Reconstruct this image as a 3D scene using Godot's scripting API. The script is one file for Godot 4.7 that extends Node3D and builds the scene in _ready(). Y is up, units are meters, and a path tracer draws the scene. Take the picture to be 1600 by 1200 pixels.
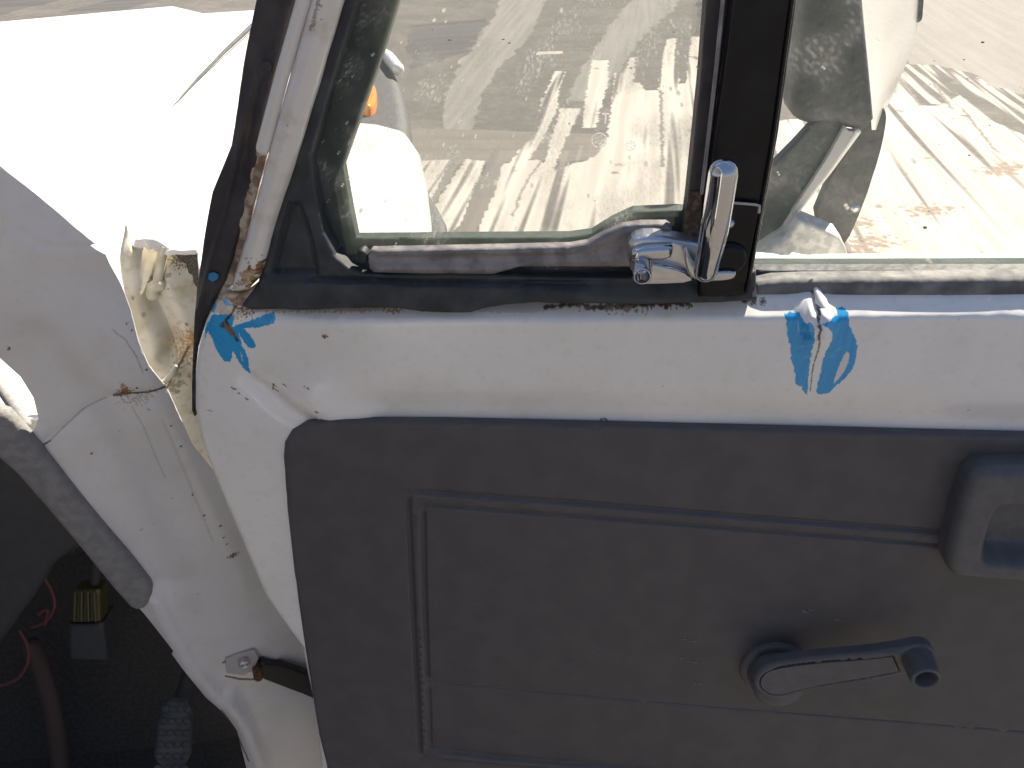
extends Node3D
# Inside of an open off-roader door, seen from behind it: real metres, y up.

var M := {}
var door: Node3D
var body: Node3D

# ---------------------------------------------------------------- helpers
func poly(a: Array) -> PackedVector2Array:
	var p := PackedVector2Array()
	for i in range(0, a.size(), 2):
		p.append(Vector2(a[i], a[i + 1]))
	return p

func lin(r: float, g: float, b: float, al := 1.0) -> Color:
	var c := Color(r, g, b).linear_to_srgb()
	c.a = al
	return c

func nz(seed_: int, freq: float, oct := 4) -> FastNoiseLite:
	var n := FastNoiseLite.new()
	n.seed = seed_
	n.noise_type = FastNoiseLite.TYPE_SIMPLEX_SMOOTH
	n.frequency = freq
	n.fractal_octaves = oct
	return n

func ntex(seed_: int, freq: float, size: int, a: Color, b: Color, lo := 0.3, hi := 0.7, oct := 5) -> ImageTexture:
	var n := nz(seed_, freq, oct)
	var src := n.get_seamless_image(size, size)
	var im := Image.create(size, size, true, Image.FORMAT_RGBA8)
	for y in size:
		for x in size:
			var t := smoothstep(lo, hi, src.get_pixel(x, y).r)
			im.set_pixel(x, y, a.lerp(b, t))
	im.generate_mipmaps()
	return ImageTexture.create_from_image(im)

func nnormal(seed_: int, freq: float, size: int, k: float, cell := false) -> ImageTexture:
	var n := nz(seed_, freq, 3)
	if cell:
		n.noise_type = FastNoiseLite.TYPE_CELLULAR
		n.cellular_return_type = FastNoiseLite.RETURN_DISTANCE2_SUB
	var im := n.get_seamless_image(size, size)
	im.convert(Image.FORMAT_RGBA8)
	im.bump_map_to_normal_map(k)
	return ImageTexture.create_from_image(im)

func mat(c: Color, rough: float, metal := 0.0) -> StandardMaterial3D:
	var m := StandardMaterial3D.new()
	m.albedo_color = c
	m.roughness = rough
	m.metallic = metal
	m.cull_mode = BaseMaterial3D.CULL_DISABLED
	return m

func tri(m: StandardMaterial3D, scale: float) -> StandardMaterial3D:
	m.uv1_triplanar = true
	m.uv1_scale = Vector3(scale, scale, scale)
	return m

func seg_d(p: Vector2, l: PackedVector2Array) -> float:
	var best := 1e9
	for i in l.size() - 1:
		var q := Geometry2D.get_closest_point_to_segment(p, l[i], l[i + 1])
		best = minf(best, p.distance_squared_to(q))
	return sqrt(best)

func ring_d(p: Vector2, l: PackedVector2Array) -> float:
	var best := 1e9
	var n := l.size()
	for i in n:
		var q := Geometry2D.get_closest_point_to_segment(p, l[i], l[(i + 1) % n])
		best = minf(best, p.distance_squared_to(q))
	return sqrt(best)

func resample(l: PackedVector2Array, step: float, closed := true) -> PackedVector2Array:
	var out := PackedVector2Array()
	var n := l.size()
	for i in (n if closed else n - 1):
		var a := l[i]
		var b := l[(i + 1) % n]
		var k := maxi(1, int(ceil(a.distance_to(b) / step)))
		for j in k:
			out.append(a.lerp(b, float(j) / k))
	if not closed:
		out.append(l[n - 1])
	return out

func smooth(l: PackedVector2Array, closed := true, times := 2) -> PackedVector2Array:
	var p := l
	for t in times:
		var q := PackedVector2Array()
		var n := p.size()
		if not closed:
			q.append(p[0])
		for i in (n if closed else n - 1):
			var a := p[i]
			var b := p[(i + 1) % n]
			q.append(a.lerp(b, 0.25))
			q.append(a.lerp(b, 0.75))
		if not closed:
			q.append(p[n - 1])
		p = q
	return p

# A pressed sheet: an outline with thickness, rounded rim and a relief of its own.
func sheet(outline: PackedVector2Array, step: float, thick: float, r := 0.0, relief = null, creases := [], uvr := Rect2(0, 0, 0.1, 0.1)) -> ArrayMesh:
	var b := outline
	if Geometry2D.is_polygon_clockwise(b):
		b.reverse()
	var ob := b
	b = resample(b, step)
	var pts := PackedVector2Array()
	var drop := PackedFloat32Array()
	var seen := {}
	var add := func(p: Vector2, d: float) -> void:
		var k := Vector2i(int(round(p.x / 0.0004)), int(round(p.y / 0.0004)))
		if not seen.has(k):
			seen[k] = true
			pts.append(p)
			drop.append(d)
	var bi := PackedInt32Array()
	for p in b:
		pts.append(p)
		drop.append(r)
		bi.append(pts.size() - 1)
		seen[Vector2i(int(round(p.x / 0.0004)), int(round(p.y / 0.0004)))] = true
	if r > 0.0:
		for q in [0.08, 0.3, 0.62, 1.0]:
			var d: float = r * q
			for ring in Geometry2D.offset_polygon(b, -d, Geometry2D.JOIN_MITER):
				if not Geometry2D.is_polygon_clockwise(ring):
					for p in resample(ring, step):
						add.call(p, r - sqrt(maxf(0.0, r * r - (r - d) * (r - d))))
	var inner: Array = Geometry2D.offset_polygon(ob, -maxf(r * 1.15, step * 0.45), Geometry2D.JOIN_MITER)
	var good := func(p: Vector2) -> bool:
		for q in inner:
			if Geometry2D.is_point_in_polygon(p, q):
				return true
		return false
	for c in creases:
		var line: PackedVector2Array = resample(c[0], step * 0.7, false)
		for i in line.size():
			var t := (line[mini(i + 1, line.size() - 1)] - line[maxi(i - 1, 0)]).normalized().orthogonal()
			for o in c[1]:
				var p: Vector2 = line[i] + t * o
				if good.call(p):
					add.call(p, 0.0)
	var bb := Rect2(b[0], Vector2.ZERO)
	for p in b:
		bb = bb.expand(p)
	var rng := RandomNumberGenerator.new()
	rng.seed = 7
	var y := bb.position.y
	while y < bb.end.y:
		var x := bb.position.x
		while x < bb.end.x:
			var p := Vector2(x, y) + Vector2(rng.randf() - 0.5, rng.randf() - 0.5) * step * 0.25
			var clear := true
			for c in creases:
				if clear and seg_d(p, c[0]) < absf(c[1][0]) * 1.25:
					clear = false
			if clear and good.call(p):
				add.call(p, 0.0)
			x += step
		y += step
	var tris := Geometry2D.triangulate_delaunay(pts)
	var n := pts.size()
	var hz := PackedFloat32Array()
	for i in n:
		hz.append(relief.call(pts[i]) if relief != null else 0.0)
	var V := PackedVector3Array()
	var UV := PackedVector2Array()
	var idx := PackedInt32Array()
	for i in n:
		V.append(Vector3(pts[i].x, pts[i].y, hz[i] - drop[i]))
	for i in n:
		V.append(Vector3(pts[i].x, pts[i].y, hz[i] - maxf(thick, drop[i] + 0.0004)))
	for t in range(0, tris.size(), 3):
		var a := tris[t]
		var c := tris[t + 1]
		var e := tris[t + 2]
		var cen := (pts[a] + pts[c] + pts[e]) / 3.0
		if not Geometry2D.is_point_in_polygon(cen, b):
			continue
		var ar := (pts[c] - pts[a]).cross(pts[e] - pts[a])
		if absf(ar) < 1e-10:
			continue
		if ar > 0:
			var s := c
			c = e
			e = s
		idx.append_array([a, c, e])
		idx.append_array([a + n, e + n, c + n])
	var nb := bi.size()
	for i in nb:
		var p0 := b[i]
		var p1 := b[(i + 1) % nb]
		var k := V.size()
		var h0 := V[bi[i]].z
		var h1 := V[bi[(i + 1) % nb]].z
		var g0 := V[bi[i] + n].z
		var g1 := V[bi[(i + 1) % nb] + n].z
		V.append_array([Vector3(p0.x, p0.y, h0), Vector3(p1.x, p1.y, h1), Vector3(p1.x, p1.y, g1), Vector3(p0.x, p0.y, g0)])
		idx.append_array([k, k + 1, k + 2, k, k + 2, k + 3])
	for v in V:
		UV.append(Vector2((v.x - uvr.position.x) / uvr.size.x, 1.0 - (v.y - uvr.position.y) / uvr.size.y))
	return finish(V, idx, UV)

func finish(V: PackedVector3Array, idx: PackedInt32Array, UV := PackedVector2Array()) -> ArrayMesh:
	var N := PackedVector3Array()
	N.resize(V.size())
	for t in range(0, idx.size(), 3):
		var a := V[idx[t]]
		var fn := (V[idx[t + 2]] - a).cross(V[idx[t + 1]] - a)
		for j in 3:
			N[idx[t + j]] += fn
	for i in N.size():
		N[i] = N[i].normalized() if N[i].length_squared() > 1e-24 else Vector3.UP
	var arr := []
	arr.resize(Mesh.ARRAY_MAX)
	arr[Mesh.ARRAY_VERTEX] = V
	arr[Mesh.ARRAY_NORMAL] = N
	arr[Mesh.ARRAY_INDEX] = idx
	if UV.size() == V.size():
		arr[Mesh.ARRAY_TEX_UV] = UV
	var m := ArrayMesh.new()
	m.add_surface_from_arrays(Mesh.PRIMITIVE_TRIANGLES, arr)
	return m

# A swept tube, its section an ellipse rx (across) by ry.
func tube(path: PackedVector3Array, rad: Array, sides := 14, squash := 1.0, side := Vector3.ZERO, caps := true) -> ArrayMesh:
	var V := PackedVector3Array()
	var idx := PackedInt32Array()
	var n := path.size()
	var up := Vector3(0.31, 0.87, 0.39).normalized()
	var pp := path.duplicate()
	var rr := []
	for i in n:
		rr.append(rad[mini(i, rad.size() - 1)])
	if caps:
		pp = PackedVector3Array()
		var r2 := []
		var d0 := (path[0] - path[1]).normalized()
		var d1 := (path[n - 1] - path[n - 2]).normalized()
		for q in [1.0, 0.94, 0.75, 0.45]:
			pp.append(path[0] + d0 * rr[0] * q)
			r2.append(maxf(rr[0] * sqrt(1.0 - q * q), rr[0] * 0.02))
		for i in n:
			pp.append(path[i])
			r2.append(rr[i])
		for q in [0.45, 0.75, 0.94, 1.0]:
			pp.append(path[n - 1] + d1 * rr[n - 1] * q)
			r2.append(maxf(rr[n - 1] * sqrt(1.0 - q * q), rr[n - 1] * 0.02))
		rr = r2
	n = pp.size()
	for i in n:
		var t := (pp[mini(i + 1, n - 1)] - pp[maxi(i - 1, 0)]).normalized()
		var sx: Vector3
		if side != Vector3.ZERO:
			sx = (side - t * side.dot(t)).normalized()
		else:
			sx = t.cross(up).normalized()
		var sy := t.cross(sx).normalized()
		for j in sides:
			var a := TAU * j / sides
			V.append(pp[i] + (sx * cos(a) + sy * sin(a) * squash) * rr[i])
	for i in n - 1:
		for j in sides:
			var a := i * sides + j
			var b := i * sides + (j + 1) % sides
			idx.append_array([a, a + sides, b, b, a + sides, b + sides])
	return finish(V, idx)

# A turned shape about the local z axis: profile of (radius, z).
func lathe(profile: PackedVector2Array, at: Vector3, sides := 40, sq := 1.0) -> ArrayMesh:
	var V := PackedVector3Array()
	var idx := PackedInt32Array()
	var n := profile.size()
	for i in n:
		for j in sides:
			var a := TAU * j / sides
			V.append(at + Vector3(cos(a) * profile[i].x * sq, sin(a) * profile[i].x, profile[i].y))
	for i in n - 1:
		for j in sides:
			var a := i * sides + j
			var b := i * sides + (j + 1) % sides
			idx.append_array([a, a + sides, b, b, a + sides, b + sides])
	return finish(V, idx)

func obj(called: String, mesh: Mesh, m: Material, parent: Node, t := Transform3D()) -> MeshInstance3D:
	var o := MeshInstance3D.new()
	o.name = called
	o.mesh = mesh
	o.material_override = m
	o.transform = t
	parent.add_child(o, true)
	return o

func off(w: float) -> Transform3D:
	return Transform3D(Basis(), Vector3(0, 0, w))

func v3(p: Vector2, w: float) -> Vector3:
	return Vector3(p.x, p.y, w)

func line3(l: PackedVector2Array, w: float) -> PackedVector3Array:
	var o := PackedVector3Array()
	for p in l:
		o.append(Vector3(p.x, p.y, w))
	return o

func tag(o: Node, label: String, category: String, group := "") -> void:
	o.set_meta("label", label)
	o.set_meta("category", category)
	if group:
		o.set_meta("group", group)

# ---------------------------------------------------------------- paint canvases (stains, rust, marker paint, chips)
class Canvas:
	var img: Image
	var rect: Rect2
	var sc: float
	var n1 := FastNoiseLite.new()
	var n2 := FastNoiseLite.new()
	func _init(r: Rect2, per_m: float, base: Color) -> void:
		rect = r
		sc = per_m
		img = Image.create(int(r.size.x * per_m), int(r.size.y * per_m), false, Image.FORMAT_RGBA8)
		img.fill(base)
		n1.seed = 3
		n1.frequency = 1.0
		n1.fractal_octaves = 4
		n2.seed = 11
		n2.frequency = 1.0
		n2.fractal_octaves = 2
	func box(bb: Rect2) -> Rect2i:
		var a := Vector2i(int((bb.position.x - rect.position.x) * sc), int((rect.end.y - bb.end.y) * sc))
		var b := Vector2i(int((bb.end.x - rect.position.x) * sc) + 1, int((rect.end.y - bb.position.y) * sc) + 1)
		a = a.clamp(Vector2i.ZERO, img.get_size())
		b = b.clamp(Vector2i.ZERO, img.get_size())
		return Rect2i(a, b - a)
	func pos(x: int, y: int) -> Vector2:
		return Vector2(rect.position.x + (x + 0.5) / sc, rect.end.y - (y + 0.5) / sc)
	func put(x: int, y: int, c: Color, a: float) -> void:
		if a > 0.004:
			img.set_pixel(x, y, img.get_pixel(x, y).lerp(c, clampf(a, 0.0, 1.0)))
	# ragged patch of colour: ellipse broken up by noise
	func blot(c: Vector2, rx: float, ry: float, ang: float, col: Color, col2: Color, cover: float, freq: float, strength := 1.0) -> void:
		var rr := maxf(rx, ry) * 1.3
		var q := box(Rect2(c - Vector2(rr, rr), Vector2(rr, rr) * 2))
		for y in range(q.position.y, q.end.y):
			for x in range(q.position.x, q.end.x):
				var p := pos(x, y)
				var d := (p - c).rotated(-ang)
				var e := sqrt(d.x * d.x / (rx * rx) + d.y * d.y / (ry * ry))
				if e > 1.3:
					continue
				var n := n1.get_noise_2d(p.x * freq, p.y * freq)
				var m := smoothstep(0.0, 0.16, n + cover - e * 0.75)
				if m > 0:
					var k := clampf(n2.get_noise_2d(p.x * freq * 2.3 + 40, p.y * freq * 2.3) + 0.5, 0, 1)
					put(x, y, col.lerp(col2, k), m * strength)
	func stroke(l: PackedVector2Array, w0: float, w1: float, col: Color, a := 1.0, rag := 0.0, freq := 600.0) -> void:
		for i in l.size() - 1:
			var p0 := l[i]
			var p1 := l[i + 1]
			var k0 := lerpf(w0, w1, float(i) / (l.size() - 1))
			var k1 := lerpf(w0, w1, float(i + 1) / (l.size() - 1))
			var g := maxf(k0, k1) * (1.0 + rag) + 1.5 / sc
			var bb := Rect2(p0, Vector2.ZERO).expand(p1).grow(g)
			var q := box(bb)
			for y in range(q.position.y, q.end.y):
				for x in range(q.position.x, q.end.x):
					var p := pos(x, y)
					var cp := Geometry2D.get_closest_point_to_segment(p, p0, p1)
					var t := p0.distance_to(cp) / maxf(p0.distance_to(p1), 1e-6)
					var w := lerpf(k0, k1, t)
					if rag > 0:
						w *= 1.0 + rag * 1.6 * n1.get_noise_2d(p.x * freq, p.y * freq)
					var d := p.distance_to(cp)
					put(x, y, col, a * clampf((w - d) * sc + 0.5, 0, 1))
	# area of brushed paint
	func area(pl: PackedVector2Array, col: Color, col2: Color, a: float, rag: float, freq: float, dir: Vector2, fine := 900.0, gaps := -1.0) -> void:
		var bb := Rect2(pl[0], Vector2.ZERO)
		for p in pl:
			bb = bb.expand(p)
		var q := box(bb.grow(rag * 1.5))
		var dx := dir.normalized()
		var dy := dx.orthogonal()
		for y in range(q.position.y, q.end.y):
			for x in range(q.position.x, q.end.x):
				var p := pos(x, y)
				var w := p + Vector2(n1.get_noise_2d(p.x * freq, p.y * freq), n1.get_noise_2d(p.x * freq + 90, p.y * freq + 30)) * rag
				if not Geometry2D.is_point_in_polygon(w, pl):
					continue
				var s := n2.get_noise_2d(p.dot(dx) * fine * 0.03, p.dot(dy) * fine)
				if s < gaps:
					continue
				put(x, y, col.lerp(col2, clampf(s + 0.4, 0, 1)), a * clampf((s - gaps) * 3.5, 0.0, 1.0))
	func mottle(freq: float, col: Color, lo: float, hi: float, strength: float, sd: int) -> void:
		# broad uneven grime, worked out coarsely and enlarged
		var w := int(img.get_width() / 4.0)
		var h := int(img.get_height() / 4.0)
		var n := FastNoiseLite.new()
		n.seed = sd
		n.frequency = freq / sc * 4.0
		n.fractal_octaves = 5
		var g := n.get_image(w, h, false, false, false)
		var o := Image.create(w, h, false, Image.FORMAT_RGBA8)
		for y in h:
			for x in w:
				o.set_pixel(x, y, Color(col.r, col.g, col.b, strength * smoothstep(lo, hi, g.get_pixel(x, y).r)))
		o.resize(img.get_width(), img.get_height(), Image.INTERPOLATE_BILINEAR)
		img.blend_rect(o, Rect2i(Vector2i.ZERO, o.get_size()), Vector2i.ZERO)
	func chips(bb: Rect2, count: int, r0: float, r1: float, col: Color, sd: int) -> void:
		var rng := RandomNumberGenerator.new()
		rng.seed = sd
		for i in count:
			var p := bb.position + Vector2(rng.randf(), rng.randf()) * bb.size
			var r := lerpf(r0, r1, pow(rng.randf(), 3.0))
			blot(p, r * rng.randf_range(0.7, 1.8), r, rng.randf() * TAU, col, col.lightened(0.15), 0.75, 900.0, rng.randf_range(0.5, 1.0))
	func tex() -> ImageTexture:
		img.generate_mipmaps()
		return ImageTexture.create_from_image(img)

# ---------------------------------------------------------------- scene
func _ready() -> void:
	setup_camera_and_light()
	make_materials()
	build_ground()
	body = Node3D.new()
	body.name = "off_road_vehicle"
	add_child(body)
	tag(body, "weathered white off-road vehicle with sunlit hood, cracked hinge pillar and dark footwell", "vehicle")
	door = Node3D.new()
	door.name = "car_door"
	door.transform = Transform3D(Basis(Vector3(0.99756, -0.00000, 0.06976), Vector3(0.00000, 1.00000, 0.00000), Vector3(-0.06976, 0.00000, 0.99756)), Vector3(0.00000, 0.00000, -0.56000))
	add_child(door)
	tag(door, "open white door with charcoal trim panel, vent window and blue paint marks", "door")
	build_body()
	build_footwell()
	build_door_shell()
	build_window_frame()
	build_vent_window()
	build_latch()
	build_main_window()
	build_mirror()
	build_trim()

func setup_camera_and_light() -> void:
	var cam := Camera3D.new()
	cam.name = "camera"
	cam.position = Vector3(0, 1.55, 0)
	cam.rotation_degrees = Vector3(-31.000, 0, 0)
	cam.fov = 46.397
	cam.near = 0.02
	cam.far = 400.0
	cam.current = true
	add_child(cam)
	var sky_m := ProceduralSkyMaterial.new()
	sky_m.sky_top_color = lin(0.20, 0.31, 0.55)
	sky_m.sky_horizon_color = lin(0.70, 0.72, 0.76)
	sky_m.sky_curve = 0.12
	sky_m.ground_bottom_color = lin(0.22, 0.20, 0.18)
	sky_m.ground_horizon_color = lin(0.40, 0.38, 0.36)
	sky_m.sun_angle_max = 1.0
	var sky := Sky.new()
	sky.sky_material = sky_m
	var env := Environment.new()
	env.background_mode = Environment.BG_SKY
	env.sky = sky
	env.background_energy_multiplier = 0.30
	env.tonemap_mode = Environment.TONE_MAPPER_LINEAR
	env.tonemap_exposure = 3.0
	env.sdfgi_enabled = true
	env.ssao_enabled = true
	env.ssil_enabled = true
	var we := WorldEnvironment.new()
	we.name = "world_environment"
	we.environment = env
	add_child(we)
	var sun := DirectionalLight3D.new()
	sun.name = "sun"
	sun.light_color = Color(1.0, 0.955, 0.88)
	sun.light_energy = 1.6
	sun.light_angular_distance = 0.53
	sun.shadow_enabled = true
	var az := deg_to_rad(40.0)
	var el := deg_to_rad(47.0)
	var to_sun := Vector3(sin(az) * cos(el), sin(el), -cos(az) * cos(el))
	sun.position = to_sun * 20.0
	sun.look_at_from_position(to_sun * 20.0, Vector3.ZERO, Vector3.UP)
	add_child(sun)

func make_materials() -> void:
	var peel := nnormal(5, 0.02, 256, 1.6)
	# plain white paint for parts without marks of their own
	var w := mat(Color.WHITE, 0.32)
	w.albedo_texture = ntex(21, 0.012, 256, lin(0.76, 0.74, 0.70), lin(0.80, 0.78, 0.75))
	w.normal_enabled = true
	w.normal_texture = peel
	w.normal_scale = 0.12
	w.clearcoat_enabled = true
	w.clearcoat = 0.6
	w.clearcoat_roughness = 0.12
	M.white = tri(w, 5.0)
	var cr := mat(Color.WHITE, 0.45)
	cr.albedo_texture = ntex(22, 0.02, 256, lin(0.5, 0.45, 0.33), lin(0.66, 0.62, 0.5))
	M.cream = tri(cr, 9.0)
	var rb := mat(Color.WHITE, 0.62)
	rb.albedo_texture = ntex(31, 0.008, 1024, lin(0.020, 0.024, 0.029), lin(0.046, 0.052, 0.058), 0.25, 0.8, 7)
	rb.normal_enabled = true
	rb.normal_texture = nnormal(9, 0.09, 256, 2.0)
	rb.normal_scale = 0.35
	M.rubber = tri(rb, 3.0)
	var sl := mat(Color.WHITE, 0.7)
	sl.albedo_texture = ntex(33, 0.008, 1024, lin(0.032, 0.028, 0.031), lin(0.06, 0.053, 0.055), 0.25, 0.8, 7)
	sl.normal_enabled = true
	sl.normal_texture = rb.normal_texture
	sl.normal_scale = 0.4
	M.seal = tri(sl, 3.0)
	var dr := mat(Color.WHITE, 0.8)
	dr.albedo_texture = ntex(34, 0.012, 1024, lin(0.10, 0.102, 0.104), lin(0.22, 0.216, 0.205), 0.2, 0.8, 7)
	dr.normal_enabled = true
	dr.normal_texture = rb.normal_texture
	dr.normal_scale = 0.5
	M.dusty_rubber = tri(dr, 3.0)
	var gb := mat(Color.WHITE, 0.22)
	gb.albedo_texture = ntex(35, 0.01, 512, lin(0.005, 0.006, 0.008), lin(0.010, 0.011, 0.013), 0.3, 0.9, 6)
	gb.metallic_specular = 0.35
	M.gloss_black = tri(gb, 6.0)
	var gs := mat(Color.WHITE, 0.55, 0.25)
	gs.albedo_texture = ntex(36, 0.012, 1024, lin(0.15, 0.143, 0.148), lin(0.27, 0.255, 0.258), 0.2, 0.75, 7)
	gs.normal_enabled = true
	gs.normal_texture = nnormal(12, 0.06, 256, 2.5)
	gs.normal_scale = 0.3
	M.grey_steel = tri(gs, 4.0)
	var ch := mat(lin(0.50, 0.51, 0.535), 0.06, 1.0)
	M.chrome = ch
	var zn := mat(lin(0.55, 0.56, 0.58), 0.3, 0.9)
	M.zinc = zn
	var tp := mat(Color.WHITE, 0.5)
	tp.albedo_texture = ntex(41, 0.005, 1024, lin(0.068, 0.064, 0.069), lin(0.080, 0.0755, 0.080), 0.2, 0.8, 8)
	tp.normal_enabled = true
	tp.normal_texture = nnormal(42, 0.16, 1024, 5.0, true)
	tp.normal_scale = 0.45
	M.trim = tri(tp, 5.0)
	var pl := mat(Color.WHITE, 0.52)
	pl.albedo_texture = ntex(43, 0.02, 256, lin(0.080, 0.080, 0.088), lin(0.094, 0.094, 0.102))
	pl.normal_enabled = true
	pl.normal_texture = nnormal(44, 0.2, 256, 2.0)
	pl.normal_scale = 0.12
	M.plastic = tri(pl, 12.0)
	var gt := mat(Color.WHITE, 0.75)
	gt.albedo_texture = ntex(45, 0.03, 256, lin(0.17, 0.168, 0.167), lin(0.22, 0.216, 0.212), 0.2, 0.8, 7)
	gt.normal_enabled = true
	gt.normal_texture = nnormal(46, 0.12, 256, 3.0)
	gt.normal_scale = 0.4
	M.grey_trim = tri(gt, 10.0)
	var hp := mat(Color.WHITE, 0.6)
	hp.albedo_texture = ntex(47, 0.012, 1024, lin(0.055, 0.057, 0.06), lin(0.078, 0.079, 0.08), 0.2, 0.8, 7)
	hp.normal_enabled = true
	hp.normal_texture = nnormal(48, 0.15, 256, 4.0)
	hp.normal_scale = 0.2
	M.housing = tri(hp, 3.0)
	var rs := mat(Color.WHITE, 0.9)
	rs.albedo_texture = ntex(49, 0.04, 256, lin(0.05, 0.022, 0.012), lin(0.26, 0.13, 0.06), 0.3, 0.75)
	rs.normal_enabled = true
	rs.normal_texture = nnormal(50, 0.1, 256, 5.0)
	M.rust = tri(rs, 20.0)
	var dk := mat(Color.WHITE, 0.9)
	dk.albedo_texture = ntex(51, 0.05, 512, lin(0.016, 0.016, 0.017), lin(0.028, 0.027, 0.026), 0.2, 0.8, 6)
	M.carpet = tri(dk, 5.0)
	var ds := mat(Color.WHITE, 0.6)
	ds.albedo_texture = ntex(52, 0.03, 256, lin(0.017, 0.019, 0.024), lin(0.022, 0.0245, 0.030), 0.2, 0.8, 6)
	M.dash = tri(ds, 8.0)
	M.gloss_strap = mat(lin(0.012, 0.013, 0.014), 0.5)
	M.dark = mat(lin(0.016, 0.016, 0.017), 0.7)
	M.bare = tri(mat(lin(0.4, 0.39, 0.38), 0.5), 1.0)
	M.red = mat(lin(0.085, 0.014, 0.017), 0.6)
	M.yellow = mat(lin(0.040, 0.037, 0.011), 0.4)
	M.orange = mat(lin(0.8, 0.25, 0.02), 0.2)
	M.etch = mat(lin(0.9, 0.9, 0.88), 0.6)
	M.etch.backlight_enabled = true
	M.etch.backlight = Color(0.9, 0.9, 0.9)
	# dirty panes: clear green-tinted glass with dried dust and spatter
	M.vent_glass = glass(61, lin(0.16, 0.18, 0.165), 0.16, 0.6, 1000)
	M.main_glass = glass(62, lin(0.2, 0.24, 0.21), 0.06, 0.20, 220)

func glass(sd: int, tint: Color, film: float, dirt: float, specks: int) -> StandardMaterial3D:
	var s := 1024
	var n := nz(sd, 0.006, 5).get_seamless_image(s, s)
	var f := nz(sd + 1, 0.11, 3).get_seamless_image(s, s)
	var im := Image.create(s, s, true, Image.FORMAT_RGBA8)
	var dust := lin(0.62, 0.61, 0.57)
	for y in s:
		for x in s:
			var big := smoothstep(0.35, 0.85, n.get_pixel(x, y).r)
			var fine := smoothstep(0.4, 0.95, f.get_pixel(x, y).r)
			var dd := big * (0.22 + 0.6 * fine)
			var cc := tint.lerp(dust, clampf(dd * 1.6, 0.0, 1.0))
			im.set_pixel(x, y, Color(cc.r, cc.g, cc.b, film + dirt * dd))
	var rng := RandomNumberGenerator.new()
	rng.seed = sd
	for i in specks:
		var c := Vector2(rng.randf() * s, rng.randf() * s)
		var r := 0.5 + 3.4 * pow(rng.randf(), 6.0)
		var ringy := rng.randf() < 0.08
		for y in range(int(c.y - r - 1), int(c.y + r + 2)):
			for x in range(int(c.x - r - 1), int(c.x + r + 2)):
				var d := Vector2(x, y).distance_to(c)
				var a := clampf(r - d + 0.5, 0.0, 1.0)
				if ringy:
					a *= smoothstep(r * 0.3, r * 0.8, d)
				if a > 0:
					var px := posmod(x, s)
					var py := posmod(y, s)
					var o := im.get_pixel(px, py)
					o = o.lerp(Color(dust.r, dust.g, dust.b, maxf(o.a, 0.85)), a)
					im.set_pixel(px, py, o)
	im.generate_mipmaps()
	var m := mat(Color.WHITE, 0.06)
	m.albedo_texture = ImageTexture.create_from_image(im)
	m.transparency = BaseMaterial3D.TRANSPARENCY_ALPHA
	m.backlight_enabled = true
	m.backlight = Color(0.8, 0.8, 0.8)
	return m

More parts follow.
